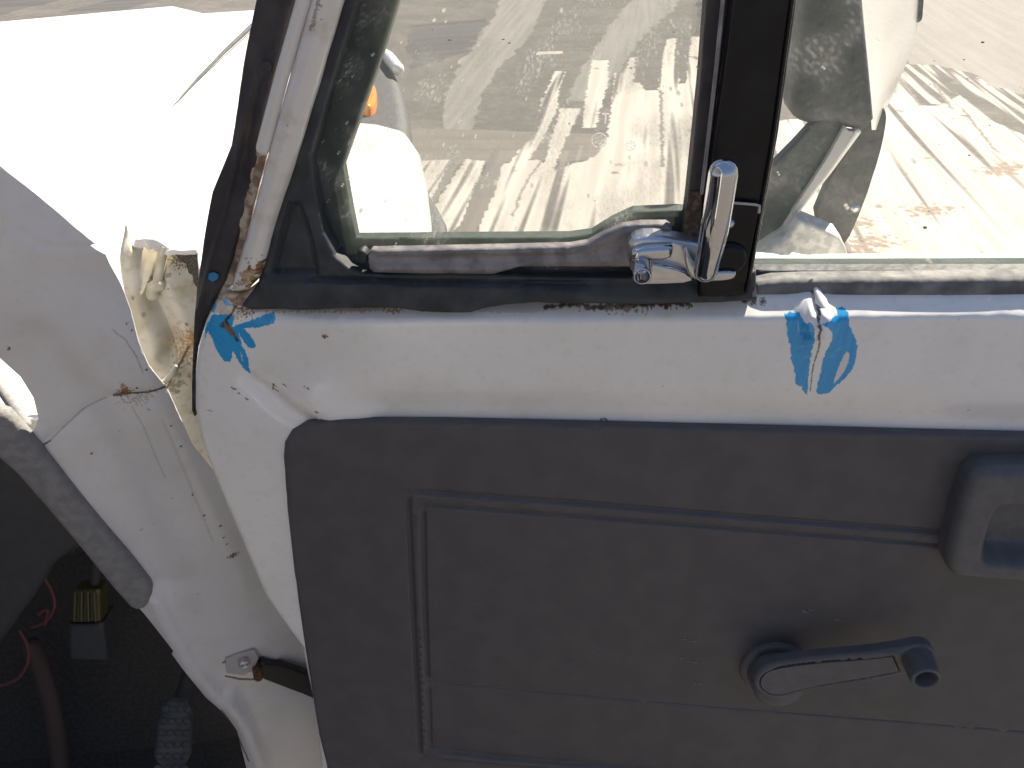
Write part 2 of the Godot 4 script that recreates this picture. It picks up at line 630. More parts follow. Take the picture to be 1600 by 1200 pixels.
# ---------------------------------------------------------------- ground
func build_ground() -> void:
	var gm := mat(Color.WHITE, 0.93)
	gm.albedo_texture = ntex(71, 0.02, 512, lin(0.10, 0.092, 0.085), lin(0.17, 0.155, 0.14))
	gm.normal_enabled = true
	gm.normal_texture = nnormal(72, 0.1, 256, 4.0)
	gm = tri(gm, 0.8)
	var pm := PlaneMesh.new()
	pm.size = Vector2(300, 300)
	var g := obj("ground", pm, gm, self)
	g.set_meta("kind", "structure")
	var R := Rect2(-9.0, 1.0, 18.0, 15.0)
	var c := Canvas.new(R, 110.0, lin(0.080, 0.074, 0.068))
	c.n1.seed = 77
	c.mottle(1.3, lin(0.108, 0.099, 0.090), 0.45, 0.7, 0.9, 5)
	c.mottle(5.0, lin(0.09, 0.083, 0.078), 0.5, 0.75, 0.7, 6)
	c.mottle(22.0, lin(0.17, 0.16, 0.15), 0.5, 0.8, 0.6, 8)
	var lo := lin(0.20, 0.195, 0.18)
	var lo2 := lin(0.155, 0.148, 0.137)
	var ce := lin(0.44, 0.415, 0.37)
	var ce2 := lin(0.34, 0.318, 0.283)
	# old swept bands of cement dust, laid in parallel lanes
	var dir := Vector2(0.14, 1)
	for q in [poly([-0.1627, 13.0524, 0.5308, 13.0524, 0.3973, 11.3132, 0.1413, 8.6826, -0.0845, 7.6993, -0.186, 6.8572, -0.2646, 5.7175, -0.4478, 5.7175, -0.4792, 6.523, -0.4052, 8.0129, -0.2804, 9.2458, -0.1711, 10.2473]), poly([1.798, 13.0524, 2.3545, 13.0524, 1.814, 10.7329, 1.2389, 8.9396, 1.0224, 8.0949, 0.5634, 6.4301, 0.3805, 6.467, 0.568, 7.5021, 0.8943, 9.1416, 1.1166, 10.1218])]:
		c.area(q, lo, lo2, 0.8, 0.05, 2.5, dir, 14.0)
	c.area(poly([-0.9748, 5.7026, -0.4488, 5.7325, 0.2017, 5.6582, 0.7927, 5.5426, 0.7762, 5.1059, -0.8624, 4.9379]), lin(0.17, 0.15, 0.133), lin(0.135, 0.12, 0.108), 0.8, 0.04, 3.0, Vector2(1, 0), 12.0)
	for q in [poly([0.343, 7.4305, 0.4313, 7.4542, 0.3195, 6.523, 0.3234, 6.3039, 0.1573, 5.3365, 0.0647, 4.9379, -0.0359, 4.9379, 0.0301, 5.2063, 0.1268, 5.5426, 0.2129, 6.467]), poly([0.3342, 6.2511, 0.4837, 6.2511, 0.3409, 5.5426, 0.2273, 4.8688, 0.1669, 4.8688, 0.2352, 5.4724]), poly([0.6723, 7.8533, 0.8068, 7.8533, 0.7268, 6.9824, 0.5316, 5.7476, 0.4498, 5.7476, 0.5445, 6.7359]),
			poly([0.8196, 7.3834, 0.8909, 7.3834, 1.01, 7.9859, 1.0537, 7.9859, 0.9256, 7.025, 0.9743, 7.025, 0.9815, 6.7759, 1.0759, 6.7759, 1.1193, 6.9824, 1.3042, 8.0949, 1.4492, 8.8094, 1.5429, 8.8741, 1.4037, 8.0949, 1.2695, 6.9824, 1.325, 7.025, 1.6922, 8.9396, 1.8131, 8.9396, 1.7506, 7.4781, 0.7674, 2.7549, -0.2257, 2.7549, -0.1481, 4.1069, -0.0752, 4.6496, -0.0509, 5.0088, 0.1473, 5.0813, 0.2273, 4.8688, 0.4825, 5.1307, 0.5866, 5.5426, 0.6783, 6.2163]),
			poly([-0.8729, 5.0088, -0.346, 5.0813, -0.4154, 4.3691, -0.6564, 3.5354]), poly([-0.2614, 5.0813, -0.1467, 5.0569, -0.1986, 4.5665, -0.2375, 4.1069, -0.3829, 3.5354, -0.4211, 3.9812, -0.3417, 4.6496]), poly([0.1958, 8.2067, 0.4504, 8.2636, 0.4448, 8.1505, 0.2039, 8.0674]),
			poly([1.3935, 5.7627, 2.1036, 6.0806, 2.7554, 6.6963, 2.8581, 6.6963, 2.8421, 6.3216, 2.9826, 6.3395, 3.2356, 6.6183, 3.1396, 5.9983, 3.2236, 5.3365, 4.1022, 3.5354, 3.3854, 2.7549, 0.7674, 2.7549])]:
		c.area(q, ce, ce2, 0.95, 0.02, 9.0, dir, 9.0, -0.58)
	# broken edge of the cement and its finer streaks
	c.area(poly([3.0293, 7.5263, 3.2858, 7.7246, 3.562, 7.6243, 3.6979, 6.6183, 3.7742, 5.9179, 3.3132, 5.0813, 3.1149, 5.7627, 3.155, 6.4301, 2.8421, 6.3216, 2.8021, 6.6963]), ce, ce2, 0.95, 0.05, 14.0, dir, 12.0, 0.02)
	for q in [poly([2.9574, 6.9612, 2.9767, 6.9612, 2.8421, 6.3216, 2.8154, 6.3216]), poly([3.1908, 7.025, 3.22, 7.025, 3.0196, 6.2163, 3.0035, 6.2511]), poly([3.0783, 6.2511, 3.1046, 6.2511, 2.8559, 5.2063, 2.8452, 5.2319])]:
		c.area(q, lo2, lin(0.15, 0.135, 0.12), 0.9, 0.02, 12.0, dir, 9.0)
	c.area(poly([0.1473, 5.0813, 1.5324, 6.4301, 4.1022, 3.5354, 3.3854, 2.7549, -0.2257, 2.7549]), lin(0.27, 0.25, 0.22), lin(0.31, 0.29, 0.255), 0.32, 0.02, 9.0, dir, 15.0, 0.06)
	# dark worn lanes through the cement
	for q in [poly([-0.1175, 5.2577, 0.0379, 5.2577, -0.0578, 4.9731, -0.0752, 4.6496, -0.1481, 4.1069, -0.2188, 3.5354, -0.3008, 3.5354, -0.2375, 4.1069, -0.1986, 4.5665, -0.1582, 4.8124]), poly([-0.346, 5.0813, -0.2674, 5.219, -0.3436, 4.6814, -0.4052, 4.2392, -0.4376, 3.5354, -0.4923, 3.5354]), poly([0.1657, 5.0813, 0.1841, 5.0813, 0.1049, 4.7791, 0.0497, 4.4759, 0.0093, 4.1503, -0.0031, 4.1678, 0.0364, 4.4759, 0.0909, 4.7791]), poly([1.0853, 6.7759, 1.1089, 6.7759, 0.8553, 4.9379, 0.8373, 4.9379])]:
		c.area(q, lin(0.12, 0.11, 0.10), lin(0.165, 0.15, 0.135), 0.9, 0.015, 9.0, dir, 9.0)
	c.area(poly([6.6182, 17.3897, 11.2173, 17.3897, 5.0118, 4.5258, 3.7742, 5.9179, 3.562, 7.6243, 3.2858, 7.7246]), lin(0.24, 0.226, 0.21), lin(0.21, 0.196, 0.18), 0.85, 0.15, 2.0, dir, 10.0)
	# bluish-dark bands paint cast shadows into the ground; then leaves
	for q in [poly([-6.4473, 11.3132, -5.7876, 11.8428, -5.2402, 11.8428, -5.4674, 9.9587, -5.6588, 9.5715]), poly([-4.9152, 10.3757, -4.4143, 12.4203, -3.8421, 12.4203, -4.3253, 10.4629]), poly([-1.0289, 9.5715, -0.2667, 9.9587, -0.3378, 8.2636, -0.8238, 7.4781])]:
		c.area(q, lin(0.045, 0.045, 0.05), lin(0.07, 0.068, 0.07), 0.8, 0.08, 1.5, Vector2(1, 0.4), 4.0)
	for q in [Vector2(2.803, 4.9379), Vector2(2.7167, 4.8688), Vector2(2.0577, 4.2392), Vector2(1.5348, 3.7109), Vector2(1.6301, 3.823), Vector2(1.6211, 4.0643)]:
		c.blot(q, 0.16, 0.09, 0.4, lin(0.16, 0.12, 0.09), lin(0.25, 0.2, 0.16), 0.55, 16.0, 0.9)
	c.chips(Rect2(-1.0, 2.5, 6.0, 7.0), 160, 0.006, 0.04, lin(0.10, 0.085, 0.07), 4)
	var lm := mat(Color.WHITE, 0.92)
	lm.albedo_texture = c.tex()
	lm.normal_enabled = true
	lm.normal_texture = nnormal(73, 0.15, 256, 3.0)
	lm.normal_scale = 0.0
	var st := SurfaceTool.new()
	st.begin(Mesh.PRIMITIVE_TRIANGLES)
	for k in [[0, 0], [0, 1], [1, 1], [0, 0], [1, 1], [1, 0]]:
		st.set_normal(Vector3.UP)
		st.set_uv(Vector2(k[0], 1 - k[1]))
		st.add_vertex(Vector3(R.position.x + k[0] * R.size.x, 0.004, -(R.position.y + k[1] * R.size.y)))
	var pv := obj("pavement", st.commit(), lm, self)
	pv.set_meta("kind", "structure")
	# loose stones
	var rng := RandomNumberGenerator.new()
	rng.seed = 91
	var sm := SphereMesh.new()
	sm.radius = 0.5
	sm.height = 1.0
	sm.radial_segments = 8
	sm.rings = 4
	var mm := MultiMesh.new()
	mm.transform_format = MultiMesh.TRANSFORM_3D
	mm.mesh = sm
	mm.instance_count = 70
	for i in 70:
		var s := lerpf(0.006, 0.03, pow(rng.randf(), 3.0))
		var b := Basis(Vector3.UP, rng.randf() * TAU).scaled(Vector3(s * rng.randf_range(0.8, 1.6), s * 0.6, s))
		mm.set_instance_transform(i, Transform3D(b, Vector3(rng.randf_range(-1.0, 5.5), 0.004 + s * 0.2, -rng.randf_range(2.5, 9.5))))
	var mi := MultiMeshInstance3D.new()
	mi.name = "gravel"
	mi.multimesh = mm
	mi.material_override = mat(lin(0.17, 0.145, 0.12), 0.9)
	mi.set_meta("kind", "stuff")
	tag(mi, "scattered small brown gravel on the sunlit pavement", "gravel")
	add_child(mi)

# ---------------------------------------------------------------- car body
func build_body() -> void:
	var TP := Transform3D(Basis(Vector3(0.93191, 0.00000, -0.36269), Vector3(0.03636, 0.99496, 0.09341), Vector3(0.36086, -0.10024, 0.92722)), Vector3(-0.30943, 1.11204, -0.62349))
	var TK := Transform3D(Basis(Vector3(0.97523, 0.00000, -0.22119), Vector3(-0.02213, 0.99498, -0.09756), Vector3(0.22008, 0.10004, 0.97034)), Vector3(-0.31629, 1.14775, -0.71494))
	var TH := Transform3D(Basis(Vector3(1.00000, 0.00000, 0.00000), Vector3(0.00000, 0.00000, -1.00000), Vector3(0.00000, 1.00000, 0.00000)), Vector3(0.00000, 0.00000, 0.00000))
	# hood: gently crowned sheet, with its gap to the lower fender along the right edge
	var hood_l := poly([-0.5754, 0.6402, -0.3789, 0.6254, -0.4203, 0.7287, -0.2885, 0.7563, -0.34, 0.9352, -0.6036, 1.3062, -0.6196, 1.4402, -0.6399, 1.803, -0.6771, 2.4643, -0.6959, 2.7445, -0.7445, 2.756, -0.8693, 2.6994, -1.0012, 2.839, -1.3705, 2.5517, -1.6292, 2.264, -1.7705, 1.9781, -0.7056, 0.6402])
	obj("hood", sheet(hood_l, 0.06, 0.012, 0.0015, func(p: Vector2) -> float: return 1.14 + 0.008 * sin((p.y - 0.7) * 1.2)), M.white, body, TH)
	obj("wiper_arm", tube(PackedVector3Array([v3(Vector2(-0.4892, 0.7109), 1.152), v3(Vector2(-0.4407, 0.6593), 1.152), v3(Vector2(-0.3927, 0.6035), 1.150)]), [0.0045]), M.grey_trim, body, TH)
	# lower fender shoulder with rounded front and black wheel-arch lip
	var fl := poly([-0.4408, 0.7643, -0.4521, 0.7904, -0.6025, 1.2556, -0.6893, 1.5575, -0.7222, 2.01, -0.7635, 2.6553, -0.6988, 2.7852, -0.4232, 1.836, -0.3213, 1.6157, -0.2259, 1.5861, -0.1763, 1.5416, -0.148, 1.4443, -0.1247, 1.2841, -0.1088, 1.1514, -0.0986, 0.9808, -0.092, 0.847, -0.3181, 0.847, -0.3063, 0.7838])
	obj("fender", sheet(fl, 0.05, 0.22, 0.03), M.white, body, TH * off(1.136))
	obj("hood_gap_line", tube(PackedVector3Array([v3(Vector2(-0.6258, 1.6535), 1.134), v3(Vector2(-0.6418, 1.8928), 1.142), v3(Vector2(-0.6538, 2.1267), 1.148), v3(Vector2(-0.6752, 2.4833), 1.149)]), [0.0015, 0.0025, 0.004, 0.006], 8), M.rubber, body, TH)  # dark tube stands in for the shaded gap between hood and fender
	var arch := poly([-0.2069, 2.1899, -0.1815, 2.1049, -0.1522, 1.9872, -0.131, 1.7781, -0.1264, 1.4268, -0.1839, 1.4268, -0.2587, 2.1899])
	obj("wheel_arch_lip", sheet(arch, 0.04, 0.10, 0.02), M.housing, body, TH * off(0.80))
	var corner := smooth(poly([-0.549, 3.3636, -0.4645, 3.3285, -0.3761, 3.0398, -0.3032, 2.6473, -0.2513, 2.2751, -0.2405, 2.0825, -0.4209, 2.0825, -0.6333, 3.1944]))
	var cn := obj("bumper_corner", sheet(corner, 0.06, 0.16, 0.04), M.housing, body, TH * off(0.93))
	obj("indicator_lens", sheet(smooth(poly([-0.4435, 2.7408, -0.4071, 2.7238, -0.3743, 2.5564, -0.3685, 2.4063, -0.4117, 2.4476])), 0.03, 0.05, 0.012), M.orange, cn, off(0.03))
	obj("chrome_strip", tube(line3(poly([-0.4533, 3.1988, -0.4058, 3.0913, -0.3568, 2.9134]), 0.02), [0.02]), M.white, cn)

	# cowl side behind the door edge: dirty cream metal with torn lips
	var RK := Rect2(-0.16, -0.45, 0.36, 0.66)
	var ck := Canvas.new(RK, 1900.0, lin(0.62, 0.59, 0.50))
	ck.mottle(25.0, lin(0.44, 0.39, 0.27), 0.45, 0.7, 0.6, 31)
	ck.mottle(90.0, lin(0.34, 0.30, 0.2), 0.58, 0.78, 0.5, 32)
	ck.blot(Vector2(0.0181, 0.0075), 0.016, 0.022, 0.3, lin(0.30, 0.15, 0.06), lin(0.50, 0.33, 0.16), 0.36, 260.0, 0.75)
	ck.blot(Vector2(0.0257, 0.0193), 0.008, 0.012, 0.0, lin(0.33, 0.13, 0.03), lin(0.52, 0.30, 0.11), 0.5, 300.0, 0.8)
	ck.blot(Vector2(0.0287, 0.0946), 0.012, 0.014, 0.3, lin(0.09, 0.08, 0.06), lin(0.2, 0.17, 0.12), 0.45, 400.0)
	ck.blot(Vector2(0.0049, -0.02), 0.012, 0.02, -0.5, lin(0.16, 0.14, 0.1), lin(0.3, 0.26, 0.18), 0.4, 130.0, 0.7)
	ck.stroke(poly([-0.0034, -0.0255, 0.0046, -0.0121, 0.0137, -0.0016, 0.0214, 0.0103]), 0.0008, 0.0012, lin(0.12, 0.08, 0.05), 0.9, 0.5)
	ck.chips(Rect2(-0.1, -0.1, 0.2, 0.25), 60, 0.0006, 0.003, lin(0.12, 0.1, 0.08), 33)
	var mk := mat(Color.WHITE, 0.5)
	mk.albedo_texture = ck.tex()
	var fold_a := poly([0.0134, 0.1046, 0.0013, 0.0678, 0.0077, 0.0368, 0.0115, 0.0177, 0.0044, 0.009])
	var fold_b := poly([0.0024, 0.0557, 0.0071, 0.0338, 0.0137, -0.0016])
	var cowl_l := smooth(poly([-0.0103, 0.1286, -0.0075, 0.1217, -0.0076, 0.1104, -0.0051, 0.1068, -0.0002, 0.1109, 0.0115, 0.1088, 0.0194, 0.1024, 0.0256, 0.0984, 0.0418, 0.0957, 0.0476, 0.051, 0.0471, -0.0056, 0.0334, -0.1132, 0.0828, -0.3125, 0.117, -0.4501, 0.0323, -0.3371, 0.0053, -0.138, -0.0081, -0.0515, -0.0164, -0.0044, -0.0203, 0.0275, -0.0219, 0.0581, -0.0209, 0.0875, -0.0181, 0.1045, -0.0137, 0.1166]), true, 1)
	obj("cowl_side", sheet(cowl_l, 0.004, 0.003, 0.003, func(p: Vector2) -> float:
		var h := 0.016 * exp(-pow(seg_d(p, poly([-0.0115, 0.0982, -0.0105, 0.0388, -0.0034, -0.0255, 0.0008, -0.0941])) / 0.018, 2.0))
		h -= 0.010 * exp(-pow(seg_d(p, fold_a) / 0.007, 2.0))
		h += 0.006 * exp(-pow(seg_d(p, poly([0.0161, 0.0841, 0.0205, 0.0538, 0.0218, 0.0228])) / 0.012, 2.0))
		h += 0.004 * exp(-pow(seg_d(p, poly([0.0038, -0.0166, 0.0097, -0.0089])) / 0.004, 2.0))
		return h, [[fold_a, [-0.008, -0.004, 0.0, 0.004, 0.008]], [fold_b, [0.0]]], RK), mk, body, TK)
	obj("cowl_pipe", tube(line3(poly([0.0168, 0.1038, 0.0114, 0.0883, 0.0061, 0.0737]), 0.006), [0.0042]), M.cream, body, TK)
	obj("cowl_pipe", tube(line3(poly([0.0069, 0.0724, 0.0023, 0.0705, 0.0002, 0.0648]), 0.006), [0.0062]), M.cream, body, TK)
	# torn sunlit lips along the top of the cowl
	obj("cowl_lip", sheet(poly([-0.0068, 0.1098, -0.0038, 0.1146, 0.0004, 0.1148, 0.0053, 0.1161, 0.0113, 0.115, 0.0158, 0.1112, 0.0212, 0.1062, 0.0264, 0.1029, 0.0233, 0.1004, 0.0196, 0.103, 0.0165, 0.1004, 0.014, 0.104, 0.0105, 0.1021, 0.0085, 0.1056, 0.0047, 0.1048, 0.0027, 0.1079, -0.0013, 0.1059, -0.0047, 0.1045]), 0.003, 0.004, 0.0016, func(p: Vector2) -> float: return 0.002 * sin(p.x * 300.0)), M.white, body, TK * off(0.010))
	obj("cowl_lip", sheet(poly([0.0184, 0.1037, 0.0244, 0.1054, 0.033, 0.1035, 0.0452, 0.1036, 0.0452, 0.0973, 0.0347, 0.0976, 0.0264, 0.0989, 0.0199, 0.0978, 0.0172, 0.1003]), 0.003, 0.006, 0.0028), M.white, body, TK * off(0.012))
	obj("felt_pad", sheet(poly([0.0264, 0.0989, 0.0442, 0.0974, 0.0409, 0.0643, 0.037, 0.0706, 0.0368, 0.0789, 0.034, 0.0815, 0.0333, 0.0897, 0.0291, 0.093]), 0.003, 0.004, 0.001, func(p: Vector2) -> float: return 0.001 * sin(p.x * 900.0) * sin(p.y * 700.0)), tri(felt(), 30.0), body, TK * off(0.010))

	# hinge pillar and windscreen pillar foot
	var RP := Rect2(-0.30, -0.50, 0.60, 0.95)
	var cp := Canvas.new(RP, 1700.0, lin(0.64, 0.63, 0.625))
	cp.mottle(18.0, lin(0.58, 0.55, 0.50), 0.5, 0.75, 0.35, 41)
	cp.mottle(140.0, lin(0.52, 0.49, 0.44), 0.62, 0.8, 0.25, 42)
	cp.stroke(poly([-0.0128, 0.0641, -0.0022, 0.0641, 0.0146, 0.0628, 0.0279, 0.0623]), 0.0010, 0.0007, lin(0.035, 0.025, 0.018), 1.0, 0.5)
	cp.blot(Vector2(-0.0053, 0.0655), 0.007, 0.004, 0.1, lin(0.09, 0.035, 0.012), lin(0.2, 0.09, 0.03), 0.6, 700.0)
	cp.blot(Vector2(-0.0039, 0.0696), 0.003, 0.006, 0.1, lin(0.22, 0.09, 0.03), lin(0.35, 0.18, 0.08), 0.6, 500.0)
	cp.blot(Vector2(0.004, 0.0588), 0.02, 0.008, 0.2, lin(0.4, 0.33, 0.26), lin(0.3, 0.25, 0.2), 0.4, 300.0, 0.6)
	cp.stroke(poly([-0.0779, 0.0213, -0.068, 0.0268, -0.0561, 0.037, -0.0386, 0.0509, -0.0194, 0.0624]), 0.0006, 0.0005, lin(0.2, 0.2, 0.2), 0.55, 0.6)
	cp.stroke(poly([-0.0779, 0.0213, -0.0692, 0.0257]), 0.0008, 0.0006, lin(0.06, 0.05, 0.05), 0.9, 0.5)
	cp.stroke(poly([-0.0011, 0.1255, 0.0059, 0.1153, 0.0107, 0.0994, 0.0123, 0.0836]), 0.0005, 0.0005, lin(0.25, 0.23, 0.22), 0.6, 0.7)
	cp.stroke(poly([-0.0023, 0.0518, 0.0027, 0.0272, 0.0052, -0.005, 0.0086, -0.0317]), 0.0005, 0.0004, lin(0.3, 0.28, 0.27), 0.5, 0.7)
	cp.stroke(poly([0.0176, 0.0336, 0.0219, 0.0012, 0.0276, -0.0525, 0.0343, -0.1155]), 0.0012, 0.0012, lin(0.42, 0.40, 0.38), 0.35, 0.9, 260.0)
	for q in [Vector2(0.0099, 0.128), Vector2(0.0118, 0.1212), Vector2(0.0179, 0.1021), Vector2(0.0154, 0.0848), Vector2(0.0046, 0.0689), Vector2(0.0232, 0.0254), Vector2(0.0272, 0.0012), Vector2(0.0326, -0.0826), Vector2(0.027, -0.0562), Vector2(-0.0425, 0.0061), Vector2(-0.074, 0.1195), Vector2(0.044, -0.1011), Vector2(0.0447, -0.1156), Vector2(0.0456, -0.1254)]:
		cp.blot(q, 0.0014, 0.0009, 0.7, lin(0.04, 0.035, 0.03), lin(0.1, 0.09, 0.08), 0.7, 350.0)
	cp.blot(Vector2(0.0497, -0.1416), 0.005, 0.0025, 0.0, lin(0.06, 0.05, 0.05), lin(0.12, 0.11, 0.1), 0.7, 500.0)
	cp.chips(Rect2(-0.05, -0.3, 0.12, 0.4), 26, 0.0003, 0.0009, lin(0.2, 0.17, 0.15), 45)
	# bare and rusty metal round the torn check-strap bolt hole
	cp.blot(Vector2(0.0513, -0.3109), 0.008, 0.012, 0.4, lin(0.03, 0.018, 0.012), lin(0.12, 0.06, 0.035), 0.6, 500.0)
	cp.blot(Vector2(0.0207, -0.2927), 0.004, 0.0025, 0.3, lin(0.02, 0.018, 0.016), lin(0.05, 0.04, 0.03), 0.75, 700.0)
	cp.stroke(poly([0.0168, -0.3193, 0.0302, -0.3324, 0.0446, -0.3415]), 0.0012, 0.0016, lin(0.05, 0.03, 0.02), 0.9, 0.6)
	cp.stroke(poly([0.0047, -0.3685, 0.0101, -0.4013, 0.0138, -0.4346, 0.0187, -0.4832]), 0.0006, 0.0008, lin(0.03, 0.025, 0.02), 0.8, 1.0, 400.0)
	var mp := mat(Color.WHITE, 0.34)
	mp.albedo_texture = cp.tex()
	mp.clearcoat_enabled = true
	mp.clearcoat = 0.5
	mp.clearcoat_roughness = 0.15
	var pil := poly([-0.1062, 0.3446, -0.0811, 0.3107, -0.0423, 0.2577, 0.003, 0.1956, -0.001, 0.1947, 0.0074, 0.1861, 0.0084, 0.1765, 0.0119, 0.1597, 0.0145, 0.1369, 0.0148, 0.1106, 0.0179, 0.0874, 0.0272, 0.0585, 0.0308, 0.0337, 0.036, -0.0026, 0.0515, -0.048, 0.0656, -0.1175, 0.0826, -0.1958, 0.1023, -0.253, 0.1385, -0.3276, 0.1437, -0.5763, 0.1488, -0.7763, -0.0122, -0.6646, 0.014, -0.5009, 0.0141, -0.4221, 0.0039, -0.374, -0.0083, -0.3446, -0.0195, -0.2948, -0.0276, -0.2627, -0.0251, -0.2556, -0.0412, -0.1976, -0.0666, -0.1182, -0.0933, 0.0016, -0.0837, 0.0297, -0.0717, 0.0495, -0.0701, 0.0701, -0.0735, 0.0918, -0.0822, 0.1114, -0.0988, 0.1419, -0.1513, 0.2167])
	var ridge1 := poly([-0.082, 0.2743, -0.0511, 0.2256, -0.0334, 0.2011, 0.0027, 0.1941])
	var ridge2 := poly([-0.064, 0.1781, -0.0344, 0.146, -0.0056, 0.0937, 0.0123, 0.0108, 0.0226, -0.0826, 0.0343, -0.173, 0.0294, -0.269])
	var groove1 := poly([-0.0798, 0.2576, -0.0517, 0.2233, -0.0333, 0.2016, -0.0199, 0.197, -0.0014, 0.1947])
	var flange1 := poly([0.0016, 0.1279, 0.0123, 0.0836, 0.0218, 0.0291, 0.0307, -0.0343, 0.0432, -0.1143, 0.0545, -0.1806])
	var crackl := poly([-0.0787, 0.0216, -0.0561, 0.037, -0.0128, 0.0641, 0.0279, 0.0623])
	var edge_l := poly([-0.0412, -0.1976, -0.0254, -0.2575, 0.0039, -0.374, 0.0155, -0.4228, 0.0175, -0.5029, 0.0064, -0.6449])
	var inner_l := poly([-0.0284, -0.1766, -0.0127, -0.2926, 0.0223, -0.4139, 0.0314, -0.511, 0.025, -0.6574])
	obj("hinge_pillar", sheet(pil, 0.006, 0.0012, 0.0006, func(p: Vector2) -> float:
		var h := 0.0055 * exp(-pow(seg_d(p, ridge1) / 0.020, 2.0))
		h -= 0.0012 * exp(-pow(seg_d(p, groove1) / 0.003, 2.0))
		h += 0.0040 * exp(-pow(seg_d(p, flange1) / 0.013, 2.0))
		h -= 0.0035 * exp(-pow(seg_d(p, poly([-0.0521, 0.127, -0.0358, 0.0631, -0.0229, -0.0373, -0.0075, -0.1574])) / 0.016, 2.0))
		h += 0.008 * exp(-pow(seg_d(p, ridge2) / 0.045, 2.0))
		h -= 0.0012 * exp(-pow(seg_d(p, crackl) / 0.0035, 2.0))
		h -= 0.004 * smoothstep(0.045, 0.0, seg_d(p, poly([0.0272, 0.0585, 0.036, -0.0026, 0.0527, -0.109, 0.081, -0.2194, 0.1315, -0.3245])))
		h += 0.009 * exp(-pow(seg_d(p, inner_l) / 0.009, 2.0))
		h += 0.005 * exp(-pow(seg_d(p, poly([0.0182, -0.346, 0.0182, -0.3693, 0.0255, -0.3909])) / 0.006, 2.0))
		h += 0.004 * exp(-pow(seg_d(p, poly([0.0699, -0.3138, 0.0745, -0.3327, 0.0686, -0.3356])) / 0.006, 2.0))
		h += 0.0014 * sin(p.x * 41.0 + 1.0) * sin(p.y * 33.0)
		return h, [[crackl, [-0.004, -0.002, 0.0, 0.002, 0.004]], [inner_l, [-0.006, 0.0, 0.006]], [groove1, [-0.004, -0.002, 0.0, 0.002, 0.004]], [flange1, [-0.01, -0.005, 0.0, 0.005, 0.01]]], RP), mp, body, TP)
	# rusty seam ridge where the pillar joins the cowl
	obj("seam", tube(line3(poly([-0.0118, 0.0644, 0.0001, 0.0636, 0.0151, 0.0627, 0.0258, 0.0621, 0.0318, 0.0678, 0.0366, 0.0751]), -0.0022), [0.0008, 0.0012, 0.0016, 0.0022, 0.0028, 0.0014], 10), M.cream, body, TP)
	# grey edging along the door opening
	obj("door_edging", sheet(smooth(poly([-0.1268, 0.1265, -0.0932, 0.0688, -0.0852, 0.0624, -0.0585, -0.0361, -0.0263, -0.1502, -0.0258, -0.1629, -0.0348, -0.1831, -0.0449, -0.1846, -0.0517, -0.1763, -0.0799, -0.0632, -0.1048, 0.0263, -0.1401, 0.0836]), true, 1), 0.006, 0.012, 0.0075), M.grey_trim, body, TP * off(0.010))
	# door check: plate, bolt and strap
	obj("check_plate", sheet(poly([0.0209, -0.2849, 0.0342, -0.2823, 0.051, -0.2834, 0.0532, -0.2973, 0.0455, -0.3156, 0.0343, -0.3193, 0.0189, -0.3077]), 0.004, 0.003, 0.0012), M.bare, body, TP * off(0.010))
	var bp := Vector2(0.0379, -0.2939)
	var bo := obj("bolt", lathe(poly([0.0001, 0.004, 0.0022, 0.004, 0.0028, 0.0025, 0.0030, 0.005, 0.0048, 0.005, 0.0056, 0.004, 0.0056, -0.003]), v3(bp, 0.012), 24), M.zinc, body, TP)
	bo.set_meta("label", "hollow zinc bolt head of the door check")
	obj("check_strap", sheet(poly([0.0543, -0.3021, 0.0647, -0.3101, 0.0743, -0.3145, 0.152, -0.4004, 0.1488, -0.4494, 0.0951, -0.3798, 0.0535, -0.3294, 0.0498, -0.3165]), 0.006, 0.008, 0.002), M.gloss_strap, body, TP * off(0.014))
	obj("strap_pin", tube(PackedVector3Array([v3(Vector2(0.0491, -0.3117), 0.0), v3(Vector2(0.0491, -0.3117), 0.022)]), [0.005]), M.rust, body, TP)
	obj("strap_boot", sheet(poly([0.0877, -0.282, 0.0981, -0.2994, 0.1156, -0.335, 0.1126, -0.3684, 0.1007, -0.3282]), 0.005, 0.003, 0.001), M.rubber, body, TP * off(-0.008))

# ---------------------------------------------------------------- dashboard and footwell
func felt() -> StandardMaterial3D:
	var m := mat(Color.WHITE, 0.95)
	m.albedo_texture = ntex(115, 0.08, 256, lin(0.05, 0.042, 0.036), lin(0.17, 0.15, 0.13), 0.3, 0.75)
	return m

